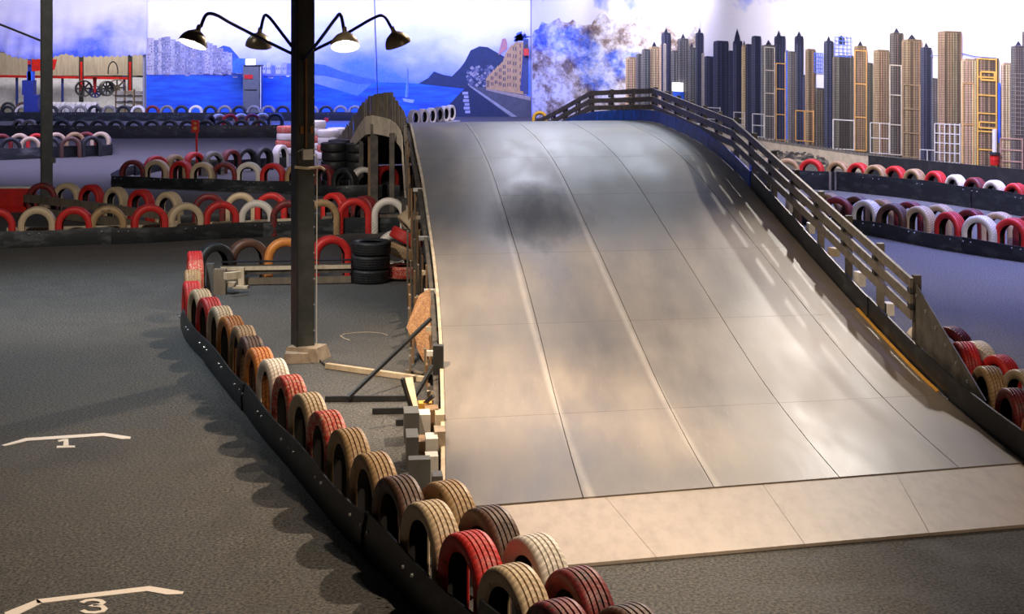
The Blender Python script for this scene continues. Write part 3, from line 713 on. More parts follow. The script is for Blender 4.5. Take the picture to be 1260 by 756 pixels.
# right railing: three rails in straight runs, chained at vertices
def rv(px,py,t):     # rail vertex: just outside the right edge, at height read from the photograph
    p=Rp(t)+Vector((.07,0,0)); return Vector((p.x,p.y,0))
RVT=[(11.45,1.075),(17.35,2.225),(22.45,2.45),(25.0,2.26),(27.3,1.62),(30.2,.85)]
rb=[Vector((Rp(t).x+.06,Rp(t).y,z)) for t,z in RVT]
for lev,dz in enumerate((0,-.165,-.32)):
    for a,b in zip(rb,rb[1:]):
        MB().beam(a+Vector((0,0,dz-.05)),b+Vector((0,0,dz-.05)),.032,.10).build('rail',M_RAIL,ramp)
for (a,b) in zip(rb,rb[1:]):
    L=(b-a).length; n=max(2,round(L/1.15))
    for k in range(n):
        p=a.lerp(b,(k+.04)/n); q=p+Vector((.065,0,0))
        # deck height here
        MB().box((q.x,q.y,(p.z+.02+p.z-.95)/2),(.07,.09,.97)).build('railing_post',M_RAIL if k%2 else M_WOODK,ramp)
        for dz in (-.125,-.285): MB().box((p.x+.002,p.y,p.z+dz-.005),(.036,.11,.05)).build('spacer',M_STEELK,ramp)
# tapering steel plate at the near end of the railing
a=rb[0]; pt=[Vector((a.x+.02,a.y+.25,a.z-.08)),Vector((a.x+.02,a.y+.25,a.z-.50)),Vector((4.16,13.15,.16)),Vector((4.17,12.85,.20)),Vector((4.12,13.2,.46))]
pp=Rp(10.15)+Vector((.07,0,0))
pt=[Vector((a.x+.035,a.y+.1,a.z-.02)),Vector((a.x+.035,a.y+.1,a.z-.62)),Vector((pp.x,pp.y,.16)),Vector((pp.x,pp.y-.15,.3))]
epl=MB().prism(pt,(.012,0,0)).build('steel_end_plate',M_PLATE,ramp)
mb=MB()
for k in range(7):
    q=pt[0].lerp(pt[3],(k+.5)/7)-Vector((.005,0,.09)); mb.box(q,(.02,.03,.03))
mb.build('bolts',M_BOLT,epl,kind='stuff')
# outer cladding on the right side (seen through the rails and from the right)
for k in range(26):
    t0=11.2+k*.62; p=Rp(t0)+Vector((.125,0,0)); q=Rp(t0+.58)+Vector((.125,0,0))
    MB().prism([(p.x,p.y,.01),(q.x,q.y,.01),(q.x,q.y,max(.05,q.z-.12)),(p.x,p.y,max(.05,p.z-.12))],(.018,0,0)).build('right_cladding',M_WOOD if k%3 else M_WOODK,ramp)
# white blocks showing through the rails
for k in range(16):
    t=11.6+k*.75; p=Rp(t)+Vector((.19,0,0)); MB().box((p.x+.03,p.y,p.z+.12),(.08,.16,.10+.03*(k%3)),rz=.1*(k%4)).build('white_block',M_WHITE if k%3 else M_WOODL,ramp)

# left side: boards standing outside the deck edge, bridge fence and arch fascia
FT=[(21.3,.0),(22.2,.06),(23.3,.36),(24.0,.64),(25.2,.64),(27.5,.60),(31,.5)]   # fence rise above deck
def Lout(t,off): 
    d=Lp(t+.05)-Lp(t-.05); d.z=0; d.normalize(); nn=Vector((d.y,-d.x,0)); return Lp(t)-nn*off, d
AR=[(16.9,0.0),(17.4,.55),(18.5,.85),(20,1.07),(22,1.28),(23.6,1.42),(25,1.42),(26.2,1.15),(27.6,.70),(28.2,0)]  # arch underside
t=9.95; k=0; rs=random.Random(11)
while t<30.5:
    near=t<14
    off=(.10+(.24 if t<15.5 else .10)*rs.random()) if 12<t<20.5 else .10+.05*rs.random(); p,d=Lout(t,off); wd=rs.uniform(.12,.18) if t>21 else rs.uniform(.07,.16)
    if t<21.3: top=p.z-.07-rs.random()*(.22 if t<20 else .1)-(.1 if rs.random()<.2 else 0)
    else: top=p.z+interp(FT,t)+rs.uniform(-.015,.015)
    lo=0.0 if t<16.9 or t>28.2 else interp(AR,t)+.18
    mt=rs.choice([M_WOODB,M_WOOD,M_WOODK,M_WOODB,M_WOOD]) if t<21.3 else rs.choice([M_RAIL,M_WOOD,M_RAIL])
    if 23.2<t<25.2: wd=.22
    if top-lo>.06:
        MB().box((p.x,p.y,(top+lo)/2),(wd,.022,top-lo),math.atan2(d.y,d.x)).build('side_board',mt,ramp)
    step=(wd+(.01 if t>20.5 else rs.uniform(.03,.16)))/ (Lp(t+.05)-Lp(t-.05)).length*.1
    t+=max(step,.03)*(.8 if 22.8<t<25.6 else 1); k+=1
# arch fascia panels
tt=17.1
while tt<27.6:
    t2=tt+ (.62 if tt<23 else .5); vs=[]
    a,da=Lout(tt,.20); b,db=Lout(t2-.02,.20); h0=interp([(17,.10),(20,.16),(23,.34),(25.5,.40),(27.6,.25)],tt); h1=interp([(17,.10),(20,.16),(23,.34),(25.5,.40),(27.6,.25)],t2)
    z0=interp(AR,tt); z1=interp(AR,t2)
    nn=Vector((da.y,-da.x,0))*.02
    MB().prism([(a.x,a.y,z0),(b.x,b.y,z1),(b.x,b.y,z1+h1),(a.x,a.y,z0+h0)],nn).build('arch_fascia',M_FASC,ramp); tt=t2
for t,m_,off,wd in ((25.3,M_WOODB,.10,.09),(24.8,M_WOODK,.15,.16),(23.0,M_WOODK,.3,.10),(18.2,M_WOODK,.16,.2),(17.3,M_WOODK,.16,.2),(26.2,M_WOODK,.15,.10)):
    p,d=Lout(t,off); MB().box((p.x,p.y,(interp(AR,t)+.2)/2),(wd,wd,interp(AR,t)+.2)).build('arch_post',m_,ramp)
p,d=Lout(23.6,-.3); p2=Vector((p.x+.1,p.y,0))
# cross ledgers peeking out under the deck edge
for k,t in enumerate((10.3,10.9,11.5,12.1,12.8,13.5,14.2,15.0,15.9,16.7)):
    p,d=Lout(t,.16); nn=Vector((d.y,-d.x,0)); z=p.z-.05-(.03 if k%2 else .12)
    if z>.08: MB().beam(p+Vector((0,0,z-p.z)),p+nn*.6+Vector((0,0,z-p.z)),.06,.05).build('ledger',M_WHITE if k%2 else M_WOODL,ramp)
# floor frames and diagonal braces on the left of the ramp
def G0(x,y,z=.03): return G(x,y,z)
for pts,wd,m_ in (((G0(400,491),G0(506,490)),.035,M_STEELK),((G0(458,506),G0(508,505)),.035,M_STEELK),((G0(487,520),G0(514,519)),.035,M_STEELK),((G0(402,450),G0(524,467)),.06,M_WOODL),((G0(500,458),G0(530,464)),.05,M_WOOD)):
    MB().beam(pts[0],pts[1],wd,.05).build('floor_bar',m_,ramp)
pe=Lp(10.75)
MB().beam(G0(428,490,.05),Vector((Lp(12.2).x-.12,Lp(12.2).y,.62)),.03,.032).build('brace',M_STEELK,ramp)
MB().beam(G0(495,466,.42),G0(509,512,.05),.03,.03).build('brace',M_STEELK,ramp)
MB().beam(G0(503,466,.30),G0(511,510,.06),.07,.03).build('brace',M_WOODL,ramp)
MB().beam(G0(506,512,.05),Vector((Lp(10.9).x-.1,Lp(10.9).y,.28)),.03,.03).build('brace',M_STEELK,ramp)
MB().beam(G0(505,498,.05),Vector((Lp(11.5).x-.1,Lp(11.5).y,.36)),.03,.03).build('brace',M_STEELK,ramp)
MB().beam(G0(511,500,.10),G0(536,496,.10),.05,.07).build('brace',M_WOODB,ramp)
q=G(536,494); MB().box((q.x+.02,q.y+.15,.26),(.10,.10,.50)).build('black_post',M_STEELK,ramp)
# packing blocks under the left edge near the foot
bl=[((506,541),.13,.26,M_GREY,.25),((520,538),.13,.22,M_WHITE,.2),((531,529),.12,.20,M_WOODB,.2),((507,572),.10,.26,M_GREY,.28),((519,560),.16,.14,M_WOODB,.22),((531,566),.10,.20,M_WHITE,.2),((516,598),.17,.22,M_GREY,.12),((531,590),.10,.20,M_WHITE,.15),((538,612),.08,.18,M_PLATE,.15),((541,560),.09,.22,M_CONC,.2),((541,535),.08,.2,M_WOODL,.2),((523,522),.12,.2,M_YEL,.12)]
for (x,y),wd,ht,m_,dp in bl:
    p=G(x,y); MB().box((p.x,p.y,ht/2),(wd,dp,ht),.1).build('packing_block',m_,ramp)
# landing strip boards
def gl(x): return 573+(1260-x)*(627-573)/640.0
def gm(x): return 650+(1260-x)*50/560.0
xs=[578,745,938,1102,1290]; off=[30,24,20,16,10]
for k in range(4):
    a=G(xs[k]+.2,gl(xs[k])-.3); b=G(xs[k+1]-.2,gl(xs[k+1])-.3); c=G(xs[k+1]+off[k+1]*2.6-.3,gm(xs[k+1]+off[k+1]*2.6)); d=G(xs[k]+off[k]*2.6+.3,gm(xs[k]+off[k]*2.6))
    MB().prism([Vector((p.x,p.y,.003)) for p in (a,b,c,d)],(0,0,.022)).build('landing_board',M_PLY,ramp)

o=MB().prism([D_(500,403,16.3),D_(515,364,16.7),D_(527,356,16.7),D_(532,440,16.15),D_(522,447,16.1)],(.02,.03,0)).build('strand_board',M_OSB)
tag(o,'orange-brown strand board offcut leaning on the left side of the ramp','board')

# ================================================================== BARRIERS AND TYRES
def smooth_path(p,it=2):
    for _ in range(it): p=[p[0]]+[(p[i-1]+p[i]*2+p[i+1])/4 for i in range(1,len(p)-1)]+[p[-1]]
    return p
# near diagonal barrier
near=[(240,309,'red'),(241,320,'striped'),(237,332,'tan'),(236,346,'red'),(247,356,'cream'),(258,366,'red'),(272,377,'cream'),(285,389,'orange'),(300,401,'tan'),(309,414,'brown'),(320,428,'orange'),(337,442,'white'),(357,462,'striped'),(380,484,'cream'),(403,506,'striped'),(430,528,'tan'),(461,558,'tan'),(492,587,'brown'),(530,618,'cream'),(580,656,'red'),(633,697,'cream'),(690,741,'darkred'),(757,792,'brown')]
tyres,pts=tyre_row(near,'in front row of near left barrier','front tyres of the near left barrier',.585,0,yaw=.06,from_end='such from far end')
sec=[(551,593,'tan'),(603,625,'brown'),(660,660,'white'),(713,701,'darkred'),(778,747,'brown')]
tyre_row(sec,'in second row beside landing strip','second file tyres of the near left barrier',.585,0,yaw=.06,from_end='such from far end')
sp=smooth_path(pts,3); bp=[]
for i,p in enumerate(sp):
    d=(sp[min(i+1,len(sp)-1)]-sp[max(i-1,0)]).normalized(); nn=Vector((d.y,-d.x,0)); bp.append(p+nn*.165)
bp.append(bp[-1]+(bp[-1]-bp[-2])*1.5)
b1=thing('track_barrier','near diagonal track barrier of black belting, lower left of the ramp','barrier',bp[8])
belt(b1,bp[3:],.25,[M_BELT],2.1,lean=.02,hs=[.24,.24,.25,.26,.27,.40,.42,.42,.42,.42],wav=.008)
c=G(262,362); MB().box((c.x-.05,c.y+.1,.2),(.10,.10,.4)).build('end_post',M_GREY,b1); MB().box((c.x+.1,c.y+.0,.17),(.16,.12,.34)).build('end_post',M_WOOD,b1)
o=MB().prism([G(347,563),G(351,559.5),G(357,561),G(355,565),G(349,565)],(0,0,.012)).build('orange_offcut',M_YEL); tag(o,'tiny orange scrap lying on the floor beside the near left barrier','scrap')

# crossing beam barrier by the column with upright tyres
tyre_row([(263,299,'black'),(305,294,'brown'),(351,293,'orange'),(407,290,'red')],'behind low crossbeam by big column','tyres behind the crossbeam',.6,0,back=.0)
cb=thing('beam_barrier','low double timber crossbeam running behind the big column to the tyre stack','barrier',G(350,350))
for z0,h_,m_,y0 in ((.22,.13,M_WOODK,.0),(.245,.05,M_WOODL,-.03),(.06,.09,M_WOOD,.0),(.335,.02,M_BELT,.0)):
    a=G(272,352); b=G(432,349); MB().beam(a+Vector((0,y0,z0)),b+Vector((0,y0,z0)),.06,h_).build('beam',m_,cb)
for x in (298,): p=G(x,353); MB().box((p.x,p.y-.05,.14),(.08,.06,.28)).build('post',M_WOODL,cb); MB().box((p.x,p.y-.1,.015),(.2,.12,.03)).build('foot',M_WOODL,cb)
p=G(283,345); MB().beam(G(277,340,.28),G(295,338,.28),.09,.09).build('beam_end',M_WOODL,cb); MB().beam(G(277,350,.12),G(290,350,.12),.09,.06).build('beam_end',M_WOODL,cb)

# tyre stack and leaning tyres
c=G(456,347)
for k in range(3):
    o=tyre(c+Vector((.02*(k==2),0,.10+.2*k-.0)),.7*k,'black','black tyre, '+['lowest','middle','topmost'][k]+' of the neat stack of three left of the ramp','black tyres stacked left of the ramp',.56,0,lie=True,W=.19)
    # lying tyre: rotate about its base so the ring centre sits on the stack axis
    o.rotation_euler=(PI/2,0,0.0); o.location=Vector((c.x+.01*(k-1),c.y+.28,.1+.197*k)); 
tyre(G(436,343)*1.0+Vector((.55,.75,0)),.1,'white','white tyre standing just behind the black tyre stack',None,.6,0)
lean=[((487,349),'striped',.12,.0,.5,'red and cream tyre lying lowest in the heap against the ramp side'),((489,345),'tan',.34,.35,.5,'tan tyre leaning in the middle of the heap against the ramp side'),((490,342),'red',.52,.5,.45,'red tyre tilted on top of the heap against the ramp side'),((497,338),'cream',.66,.9,.4,'cream tyre leaning at the back top of the heap against the ramp side')]
for (x,y),cl,z,a,b_,lb in lean:
    p=G(x,y); o=tyre((0,0,0),0,cl,lb,None,.52,0)
    o.rotation_euler=(PI/2-a*.3,a,0.0)
    R=o.rotation_euler.to_matrix(); cc=R@Vector((0,0,.26)); o.location=Vector((p.x+.1,p.y+.35,z))-cc

# long front-left barrier (row A) and the file behind it
A=[(-4,258,'red'),(44,256,'cream'),(89,256,'red'),(133,255,'tan'),(186,253,'red'),(231,251,'cream'),(274,249,'red'),(315,248,'white'),(354,248,'darkred'),(398,247,'tan'),(437,245.5,'red'),(479,245,'white')]
_,pa=tyre_row(A,'in front row of long left barrier','front tyres of the long left barrier',.62,0,back=.2)
b=thing('track_barrier','long low black barrier crossing the left half, nearest after the starting grid','barrier',G(200,296))
belt(b,[G(-60,309),G(0,306),G(90,302.5),(G(182,299)),G(250,295.5),G(356,290),G(505,285)],.265,[M_BELTG,M_BELT,M_BELTG],2.3)
for x0,x1,y0,y1,m_ in ((-10,180,283,279,M_WOODL),(180,350,279,271,M_WOODL),(390,500,268,265,M_WOOD)):
    a=G(x0,y0+8,.12); c=G(x1,y1+8,.12); MB().beam(a+Vector((0,.75,0)),c+Vector((0,.75,0)),.07,.10).build('inner_rail',m_,b)
Bk=[(52,225,'darkred'),(83,225,'cream'),(113,227,'red'),(143,230,'cream'),(174,233,'red'),(208,236,'cream')]
tyre_row(Bk,'in slanting row by red plastic block','tyres of the slanting file',.6,0)
b=thing('beam_barrier','slanting weathered timber beam in front of a file of upright tyres, left','barrier',G(120,268))
for (x0,y0,x1,y1,zz) in ((33,262,150,277,.30),(150,277,218,285,.28),(60,268,214,288,.10)):
    MB().beam(G(x0,y0)+Vector((0,-.1,zz)),G(x1,y1)+Vector((0,-.1,zz)),.08,.15).build('beam',M_WOOD,b)
tyre_row([(257,238,'darkred'),(296,237,'cream'),(334,237,'red')],'in rear row left of big column','rear tyres of the long left barrier',.6,0)
tyre_row([(412,237,'red'),(449,241,'darkred')],'in rear row right of big column','rear tyres of the long left barrier',.6,0)
b=thing('beam_barrier','dark low rear barrier strip behind the long left barrier','barrier',G(330,276)); belt(b,[G(222,279),G(300,277),G(356,276),G(470,275),G(500,274)],.2,[M_BELT],2.5,bolts=False)

# island barrier (row C)
Ci=[(162,197,'darkred'),(190,197,'cream'),(219,198,'red'),(246,200,'cream'),(275,200,'darkred'),(304,200,'white'),(333,201,'red'),(364,202,'tan'),(394,203,'darkred'),(420,207,'black'),(449.5,206,'white'),(479,204,'red')]
tyre_row(Ci,'in front row of island barrier','front tyres of the island barrier',.6,1,back=.12)
Cb=[(192,191.5,'red'),(215,190,'tan'),(239,187,'red'),(262,186,'grey'),(284,183.6,'darkred'),(303,182,'black'),(324,181,'black'),(345,178,'white')]
tyre_row(Cb,'in rear row of island barrier','rear tyres of the island barrier',.6,1)
b=thing('track_barrier','island barrier with black belting in the left middle distance, behind the long left barrier','barrier',G(250,228))
belt(b,[v*.982 for v in (G(137,227),G(190,228.5),G(260,231),G(340,234),G(420,239),G(492,238))],.25,[M_BELT,M_BELTG],2.4)
belt(b,[G(137,227),G(150,219),G(200,210),G(270,209),G(352,206.5)],.25,[M_BELT],2.6,bolts=False)
MB().prism([G(137,226,0),G(175,226,0),G(160,213,0)],(0,0,.02)).build('end_board',M_WOOD,b)
# red marker sign
c=G(242,212); s=thing('track_sign','small red sign with a yellow emblem on a thin red post in the island barrier','sign',c)
MB().tube([c,Vector((c.x,c.y,1.1))],.028,8).build('post',M_REDP,s)
d0=c.y-.04; a=D_(235.5,148,d0); bb=D_(245,163,d0); plate=MB().box(((a.x+bb.x)/2,d0,(a.z+bb.z)/2),(bb.x-a.x,.02,a.z-bb.z)).build('sign_plate',M_REDP,s)
mb=MB(); cx=(a.x+bb.x)/2; cz=(a.z+bb.z)/2
for z,wd in ((.09,.09),(.055,.06)): mb.box((cx,d0-.013,cz+z),(wd,.004,.018),ry=.15)
mb.lathe([(.0,0),(.05,0),(.05,.004),(0,.004)],14,Matrix.Translation((cx,d0-.012,cz-.05))@Matrix.Rotation(PI/2,4,'X')); mb.build('yellow_emblem',M_YEL,plate)

# red water-filled block
c=G(8,262); a=G(-40,262); bq=G(36,262)
o=thing('plastic_block','red plastic barrier block at the left edge beside the left column','barrier',c)
vs=[]; 
prof=[(-.22,0),(-.22,.06),(-.17,.12),(-.14,.40),(-.12,.46),(.12,.46),(.14,.40),(.17,.12),(.22,.06),(.22,0)]
pl=[Vector((a.x,c.y+.3+y,z)) for y,z in prof]; MB().prism(pl,(bq.x-a.x,0,0)).build('body',M_REDP,o)
MB().box(((a.x+bq.x)/2,c.y+.3,.475),(bq.x-a.x,.26,.03)).build('lid_rim',M_WHITE,o)

# box barrier (row D)
tyre_row([(-12,169,'black'),(13,169,'black'),(37,168,'cream'),(63,168,'black'),(87,168,'brown'),(112,167,'black')],'at front of far left box barrier','front tyres of the box barrier',.6,1)
tyre_row([(2,164.5,'darkred'),(24,164,'cream'),(45,164,'red'),(69,163,'cream'),(92,162.5,'tan'),(106,162,'darkred'),(124,162,'cream')],'at back of far left box barrier','back tyres of the box barrier',.6,1)
b=thing('track_barrier','short grey box barrier ending left of the island, far left','barrier',G(60,193)); belt(b,[v*.982 for v in (G(-40,196),G(0,194.5),G(60,192),G(138,188.5))],.33,[M_BELTG,M_BELT],2.6,bolts=False); belt(b,[G(138,188.5)*.982,G(137,182)],.30,[M_BELT],2.6,bolts=False)
# long dark barrier (row E)
E=[(24,146.5,'grey'),(37,147,'grey'),(52,147,'black')]+[(77+k*22.0,147.3,'black') for k in range(12)]
tyre_row(E,'on long dark barrier far left','tyres of the long dark barrier',.6,1)
b=thing('track_barrier','long dark barrier across the far left floor behind the red sign','barrier',G(200,168)); belt(b,[v*.98 for v in (G(-40,168),G(120,168),G(240,167.5),G(345,167))],.44,[M_BELT],3.2); belt(b,[G(345,167),G(357,178)],.35,[M_BELT],3.2,bolts=False)
Gt=[(257,141,'black'),(269,140,'white'),(283,140,'red'),(297,139.5,'white'),(310,139.5,'darkred'),(323,139,'cream'),(339,139,'black')]
tyre_row(Gt,'in short row between far barriers','tyres between the far barriers',.6,1)
E2=[(x,147.5,'grey' if k%3 else 'black') for k,x in enumerate((-6,8))]
# far barrier (row F)
Fr=[]
cols=['grey','black','white','grey','black','grey','grey','black','grey','black','white','darkred','grey','black','white','black','grey','black','grey']
x=-8
for k in range(28):
    if x>460: break
    if not 352<x<380: Fr.append((x,129.5,cols[k%len(cols)]))
    x+=17.8
tyre_row(Fr,'on farthest barrier before harbour mural','tyres of the farthest barrier',.6,1)
b=thing('track_barrier','farthest blue-lit barrier along the foot of the harbour mural','barrier',G(200,148.5)); belt(b,[G(-40,149),G(200,149),G(465,148.5)],.34,[M_BELT],4)
c=G(403,149.5); o=MB().box((c.x,c.y-.35,.08),(.16,.12,.16)).build('red_reflector',M_REDP); tag(o,'tiny red reflector on the farthest barrier right of the big column','reflector')
# white tyres stacked in the storage bay front
for k in range(9):
    p=G(66+k*6.4,143.0); tyre(Vector((p.x,p.y,0)),1.45,'white',f'white tyre in tight storage bay row, {ORD[k]} from left','white tyres of the storage bay',.6,1)
for k in range(4):
    p=G(-8+k*18,142.6); tyre(Vector((p.x,p.y,.0)),.2,['tan','black','brown'][k%3],f'dull tyre in loose storage bay row at far left, {ORD[k]} from left','dull tyres of the storage bay',.6,1)
# pale tyre row just beyond the crest on the left
R=[]
for k,x in enumerate((509,520,530,539,547,554)):
    p=D_(x,146,52+k*.7); q=tyre(Vector((p.x,p.y,0)),1.15,'white' if k!=3 else 'grey',f'pale tyre in row just over the ramp crest, {ORD[k]} from left','pale tyres beyond the crest',.6,1); q.location.z=.0+.0
a=D_(500,146,51.6); b_=D_(557,146,56.0); a.z=b_.z=.14
pd=thing('tyre_plinth','low white plinth carrying the pale tyre row beyond the crest','plinth',(a.x,a.y,0))
for o in list(COL.objects):
    if o.get('group')=='pale tyres beyond the crest': o.location.z=.28
MB().beam(a,b_,.6,.28).build('body',M_WHITE,pd)
p=D_(664,146,57); tyre(Vector((p.x,p.y,.0)),0,'yellow','yellow tyre standing just beyond the crest at the foot of the rocks',None,.58,1,arch=True); tyre(Vector((p.x+.02,p.y+.6,.0)),0,'black','black tyre right behind the yellow tyre beyond the crest',None,.5,1,rx=0)
# stacks behind: black stacks and white-red stacks left of the arch
def stack(px,gy,n,cols,where,group,D=.6):
    c=G(px,gy)
    for k in range(n):
        col=cols[k%len(cols)]
        o=tyre((0,0,0),0,col,f'{CN[col]} tyre in {where}, {ORD[k]} from floor',group,D,1)
        o.rotation_euler=(PI/2,0,0); o.location=Vector((c.x+random.uniform(-.03,.03),c.y+D/2,.105+.207*k))
stack(411,231,5,['black'],'the left black stack behind the island barrier','black stacks behind the island barrier')
stack(441,232,5,['black'],'the right black stack behind the island barrier','black stacks behind the island barrier')
stack(420,226,5,['black'],'the black stack behind the left black stack','black stacks behind the island barrier')
stack(449,225,5,['black'],'the black stack nearest the arch fence','black stacks behind the island barrier')
stack(352,190,4,['white','striped'],'the white stack left of the big column','white and red stacks')
stack(389,193,5,['white','white','striped'],'the white stack right of the big column','white and red stacks')
stack(403,196,4,['white','striped','white'],'the middle white stack right of the big column','white and red stacks')
stack(416,193,4,['white'],'the third white stack right of the big column','white and red stacks')
p=G(424,197); tyre(p,1.1,'black','bare black tyre standing upright beside the white stacks',None,.6,1)
p=G(437,212); tyre(p,.4,'darkred','dark red tyre standing behind the black stacks',None,.6,1)
for k,(x,y) in enumerate(((477,183),(486,189))):
    p=D_(x,y,44); tyre(Vector((p.x,p.y,0)),.3+k,'red',['left','right'][k]+' red tyre seen through the arch of the ramp',None,.6,1)
# tyres seen through the arch at its foot are part of the island front file

# right side: back barrier R1
R1=[(940,195,'tan'),(968,195.5,'tan'),(996,196,'red'),(1028,198.5,'tan'),(1052,200.5,'red'),(1073.5,203,'tan'),(1097,204.5,'red'),(1120,208,'tan'),(1146,210.5,'red'),(1170,215,'white'),(1194,218.5,'darkred'),(1218,222,'white'),(1244,225.5,'red'),(1270,230,'tan')]
tyre_row(R1,'behind tall black barrier at right','tyres of the tall right barrier',.6,0,back=.12)
b=thing('track_barrier','tall black barrier at the right below the city mural','barrier',G(1100,240))
belt(b,[v*.976 for v in [G(925,226.5),G(989,228.5),G(1022,229.5),G(1100,237.5),G(1180,248.5),G(1260,261.5),G(1320,272)]],.44,[M_BELT],2.6,wav=.005)
p=G(1023,230.5)*.974; MB().box((p.x-.03,p.y,.22),(.05,.03,.44)).build('joint_strip',M_WOOD,b); MB().box((p.x+.09,p.y,.22),(.04,.03,.44)).build('joint_strip',M_PLATE,b)
b=MB(); P0=G(1070,222); P1=G(1340,256); nn=Vector(((P1-P0).y,-(P1-P0).x,0)).normalized()*.04
b.prism([P0,P1,P1+Vector((0,0,.66)),P0+Vector((0,0,.60))],nn); o=b.build('hoarding',M_STEELK); tag(o,'flat black hoarding between the city mural and the tall right barrier','board')
# right side: front barrier R2
R2=[(1000,243,'brown'),(1027,243,'darkred'),(1061,246.5,'white'),(1093,251,'brown'),(1126,254,'cream'),(1162,261,'red'),(1201,266,'white'),(1241,269,'red'),(1283,275,'cream')]
tyre_row(R2,'in front row of near right barrier','front tyres of the near right barrier',.6,0,back=.12)
R2b=[(1012,239,'tan'),(1046,242,'brown'),(1076,246,'tan'),(1112,249,'darkred'),(1147,252.5,'cream'),(1185,258,'darkred'),(1221,262,'cream'),(1262,266,'darkred')]
tyre_row(R2b,'in rear row of near right barrier','rear tyres of the near right barrier',.6,0,back=.2)
b=thing('track_barrier','near right barrier of scuffed grey belting with double tyres','barrier',G(1150,302))
belt(b,[v*.972 for v in [G(975,267),G(1005,272.5),G(1090,286.5),G(1155,299.5),G(1205,307.5),G(1262,315.5),G(1330,326)]],.25,[M_BELTG,M_BELTG,M_BELT],1.9,wav=.012)
# tyres beside the ramp foot at the right edge
NR=[(1187,421,'red',.54),(1217,451,'tan',.51),(1247,478,'darkred',.48),(1280,508,'orange',.46)]
tyre_row(NR,'in row touching ramp foot, right edge','tyres by the ramp foot',.62,0,yaw=.12,from_end='such from far end')
NB=[(1138,399,'white',.46),(1171,402,'darkred',.52),(1203,420,'white',.50),(1231,437,'red',.48),(1257,455,'cream',.46),(1285,474,'tan',.45)]
tyre_row(NB,'in outer row by ramp foot, right edge','outer tyres by the ramp foot',.6,0,yaw=.25,from_end='such from far end')
# free-standing belt that continues the ramp kick strip
bq=thing('foot_belt','floppy black rubber strip flanking the ramp foot at the right edge, in front of tyres','barrier',Rp(9.6))
belt(bq,[Vector((Rp(9.3).x+.06,Rp(9.3).y-.0,0)),Vector((4.29,11.5,0)),Vector((4.36,10.5,0)),Vector((4.5,9.5,0))],.26,[M_BELT],1.8,bolts=False)

# ================================================================== COLUMNS AND LAMPS
def column(px,gy,wd,label,rot,foot=True):
    c=G(px,gy); t=thing('steel_column',label,'column',c)
    MB().box((c.x,c.y,3.5),(wd,wd,7.0),rot).build('shaft',M_COL,t)
    n=Matrix.Rotation(rot,3,'Z')
    MB().box(Vector((c.x,c.y,3.5))+n@Vector((-wd/2-.012,0,0)),(.022,wd+.03,7.0),rot).build('flange',M_STEELK,t)
    return t,c,n
colm,cc,N=column(374,440,.185,'big dark steel column left of the ramp, carrying four gooseneck lamps',.42)
p=Vector((cc.x+.02,cc.y-.05,0))
o=MB().box((p.x+.02,p.y,.07),(.42,.34,.14),-.3,taper=.82).build('concrete_foot',M_CONC,colm)
mb=MB(); mb.box((cc.x-.05,cc.y-.2,.05),(.3,.22,.10),.1,taper=.8).build('concrete_foot',M_CONC,colm)
fr=N@Vector((.0,-.0925,0))
def onc(u,z,out=.0): q=N@Vector((u,-.0925-out,0)); return Vector((cc.x+q.x,cc.y+q.y,z))
zy=lambda y: H-(y-HY)*(cc.y-.1)/F
MB().tube([onc(-.01,zy(70),.02),onc(-.01,zy(182),.02)],.013,8).build('conduit',M_COPPER,colm)
jb=MB().box(onc(.0,zy(190),.04),(.11,.07,.11),.42).build('junction_box',M_WHITE,colm)
for u in (-.055,.055): MB().box(onc(u,zy(160),.012),(.035,.025,.08),.42).build('clamp',M_COPPER,colm)
MB().tube([onc(-.14,zy(205),.03),onc(0,zy(207),.045),onc(.15,zy(206),.03),onc(.20,zy(210),.02)],.016,6).build('taped_stick',M_WOODL,colm)
MB().tube([onc(-.1,zy(186),.02),onc(-.05,zy(183),.05),onc(.0,zy(187),.07)],.006,5).build('wire',M_WHITE,jb)
MB().tube([onc(.04,zy(192),.06),onc(.10,zy(190),.05),onc(.115,zy(205),.02),onc(.112,.9,.01),onc(.112,.15,.01)],.006,5).build('wire',M_WHITE,jb)
mb=MB()
for y in range(120,430,32): mb.tube([onc(.085,zy(y),.0),onc(.085,zy(y),.012)],.010,6)
mb.build('bolts',M_BOLT,colm,kind='stuff')
lc,c2,_=column(58,254,.21,'dark steel column at the left edge behind the long left barrier',.35)
MB().lathe([(.001,0),(.26,0),(.28,.08),(.22,.2),(.14,.22),(.001,.22)],14,Matrix.Translation((c2.x+.1,c2.y-.05,0))).build('concrete_foot',M_CONC,lc)
MB().box((c2.x+.16,c2.y-.1,.95),(.08,.06,.12)).build('junction_box',M_GREY,lc)

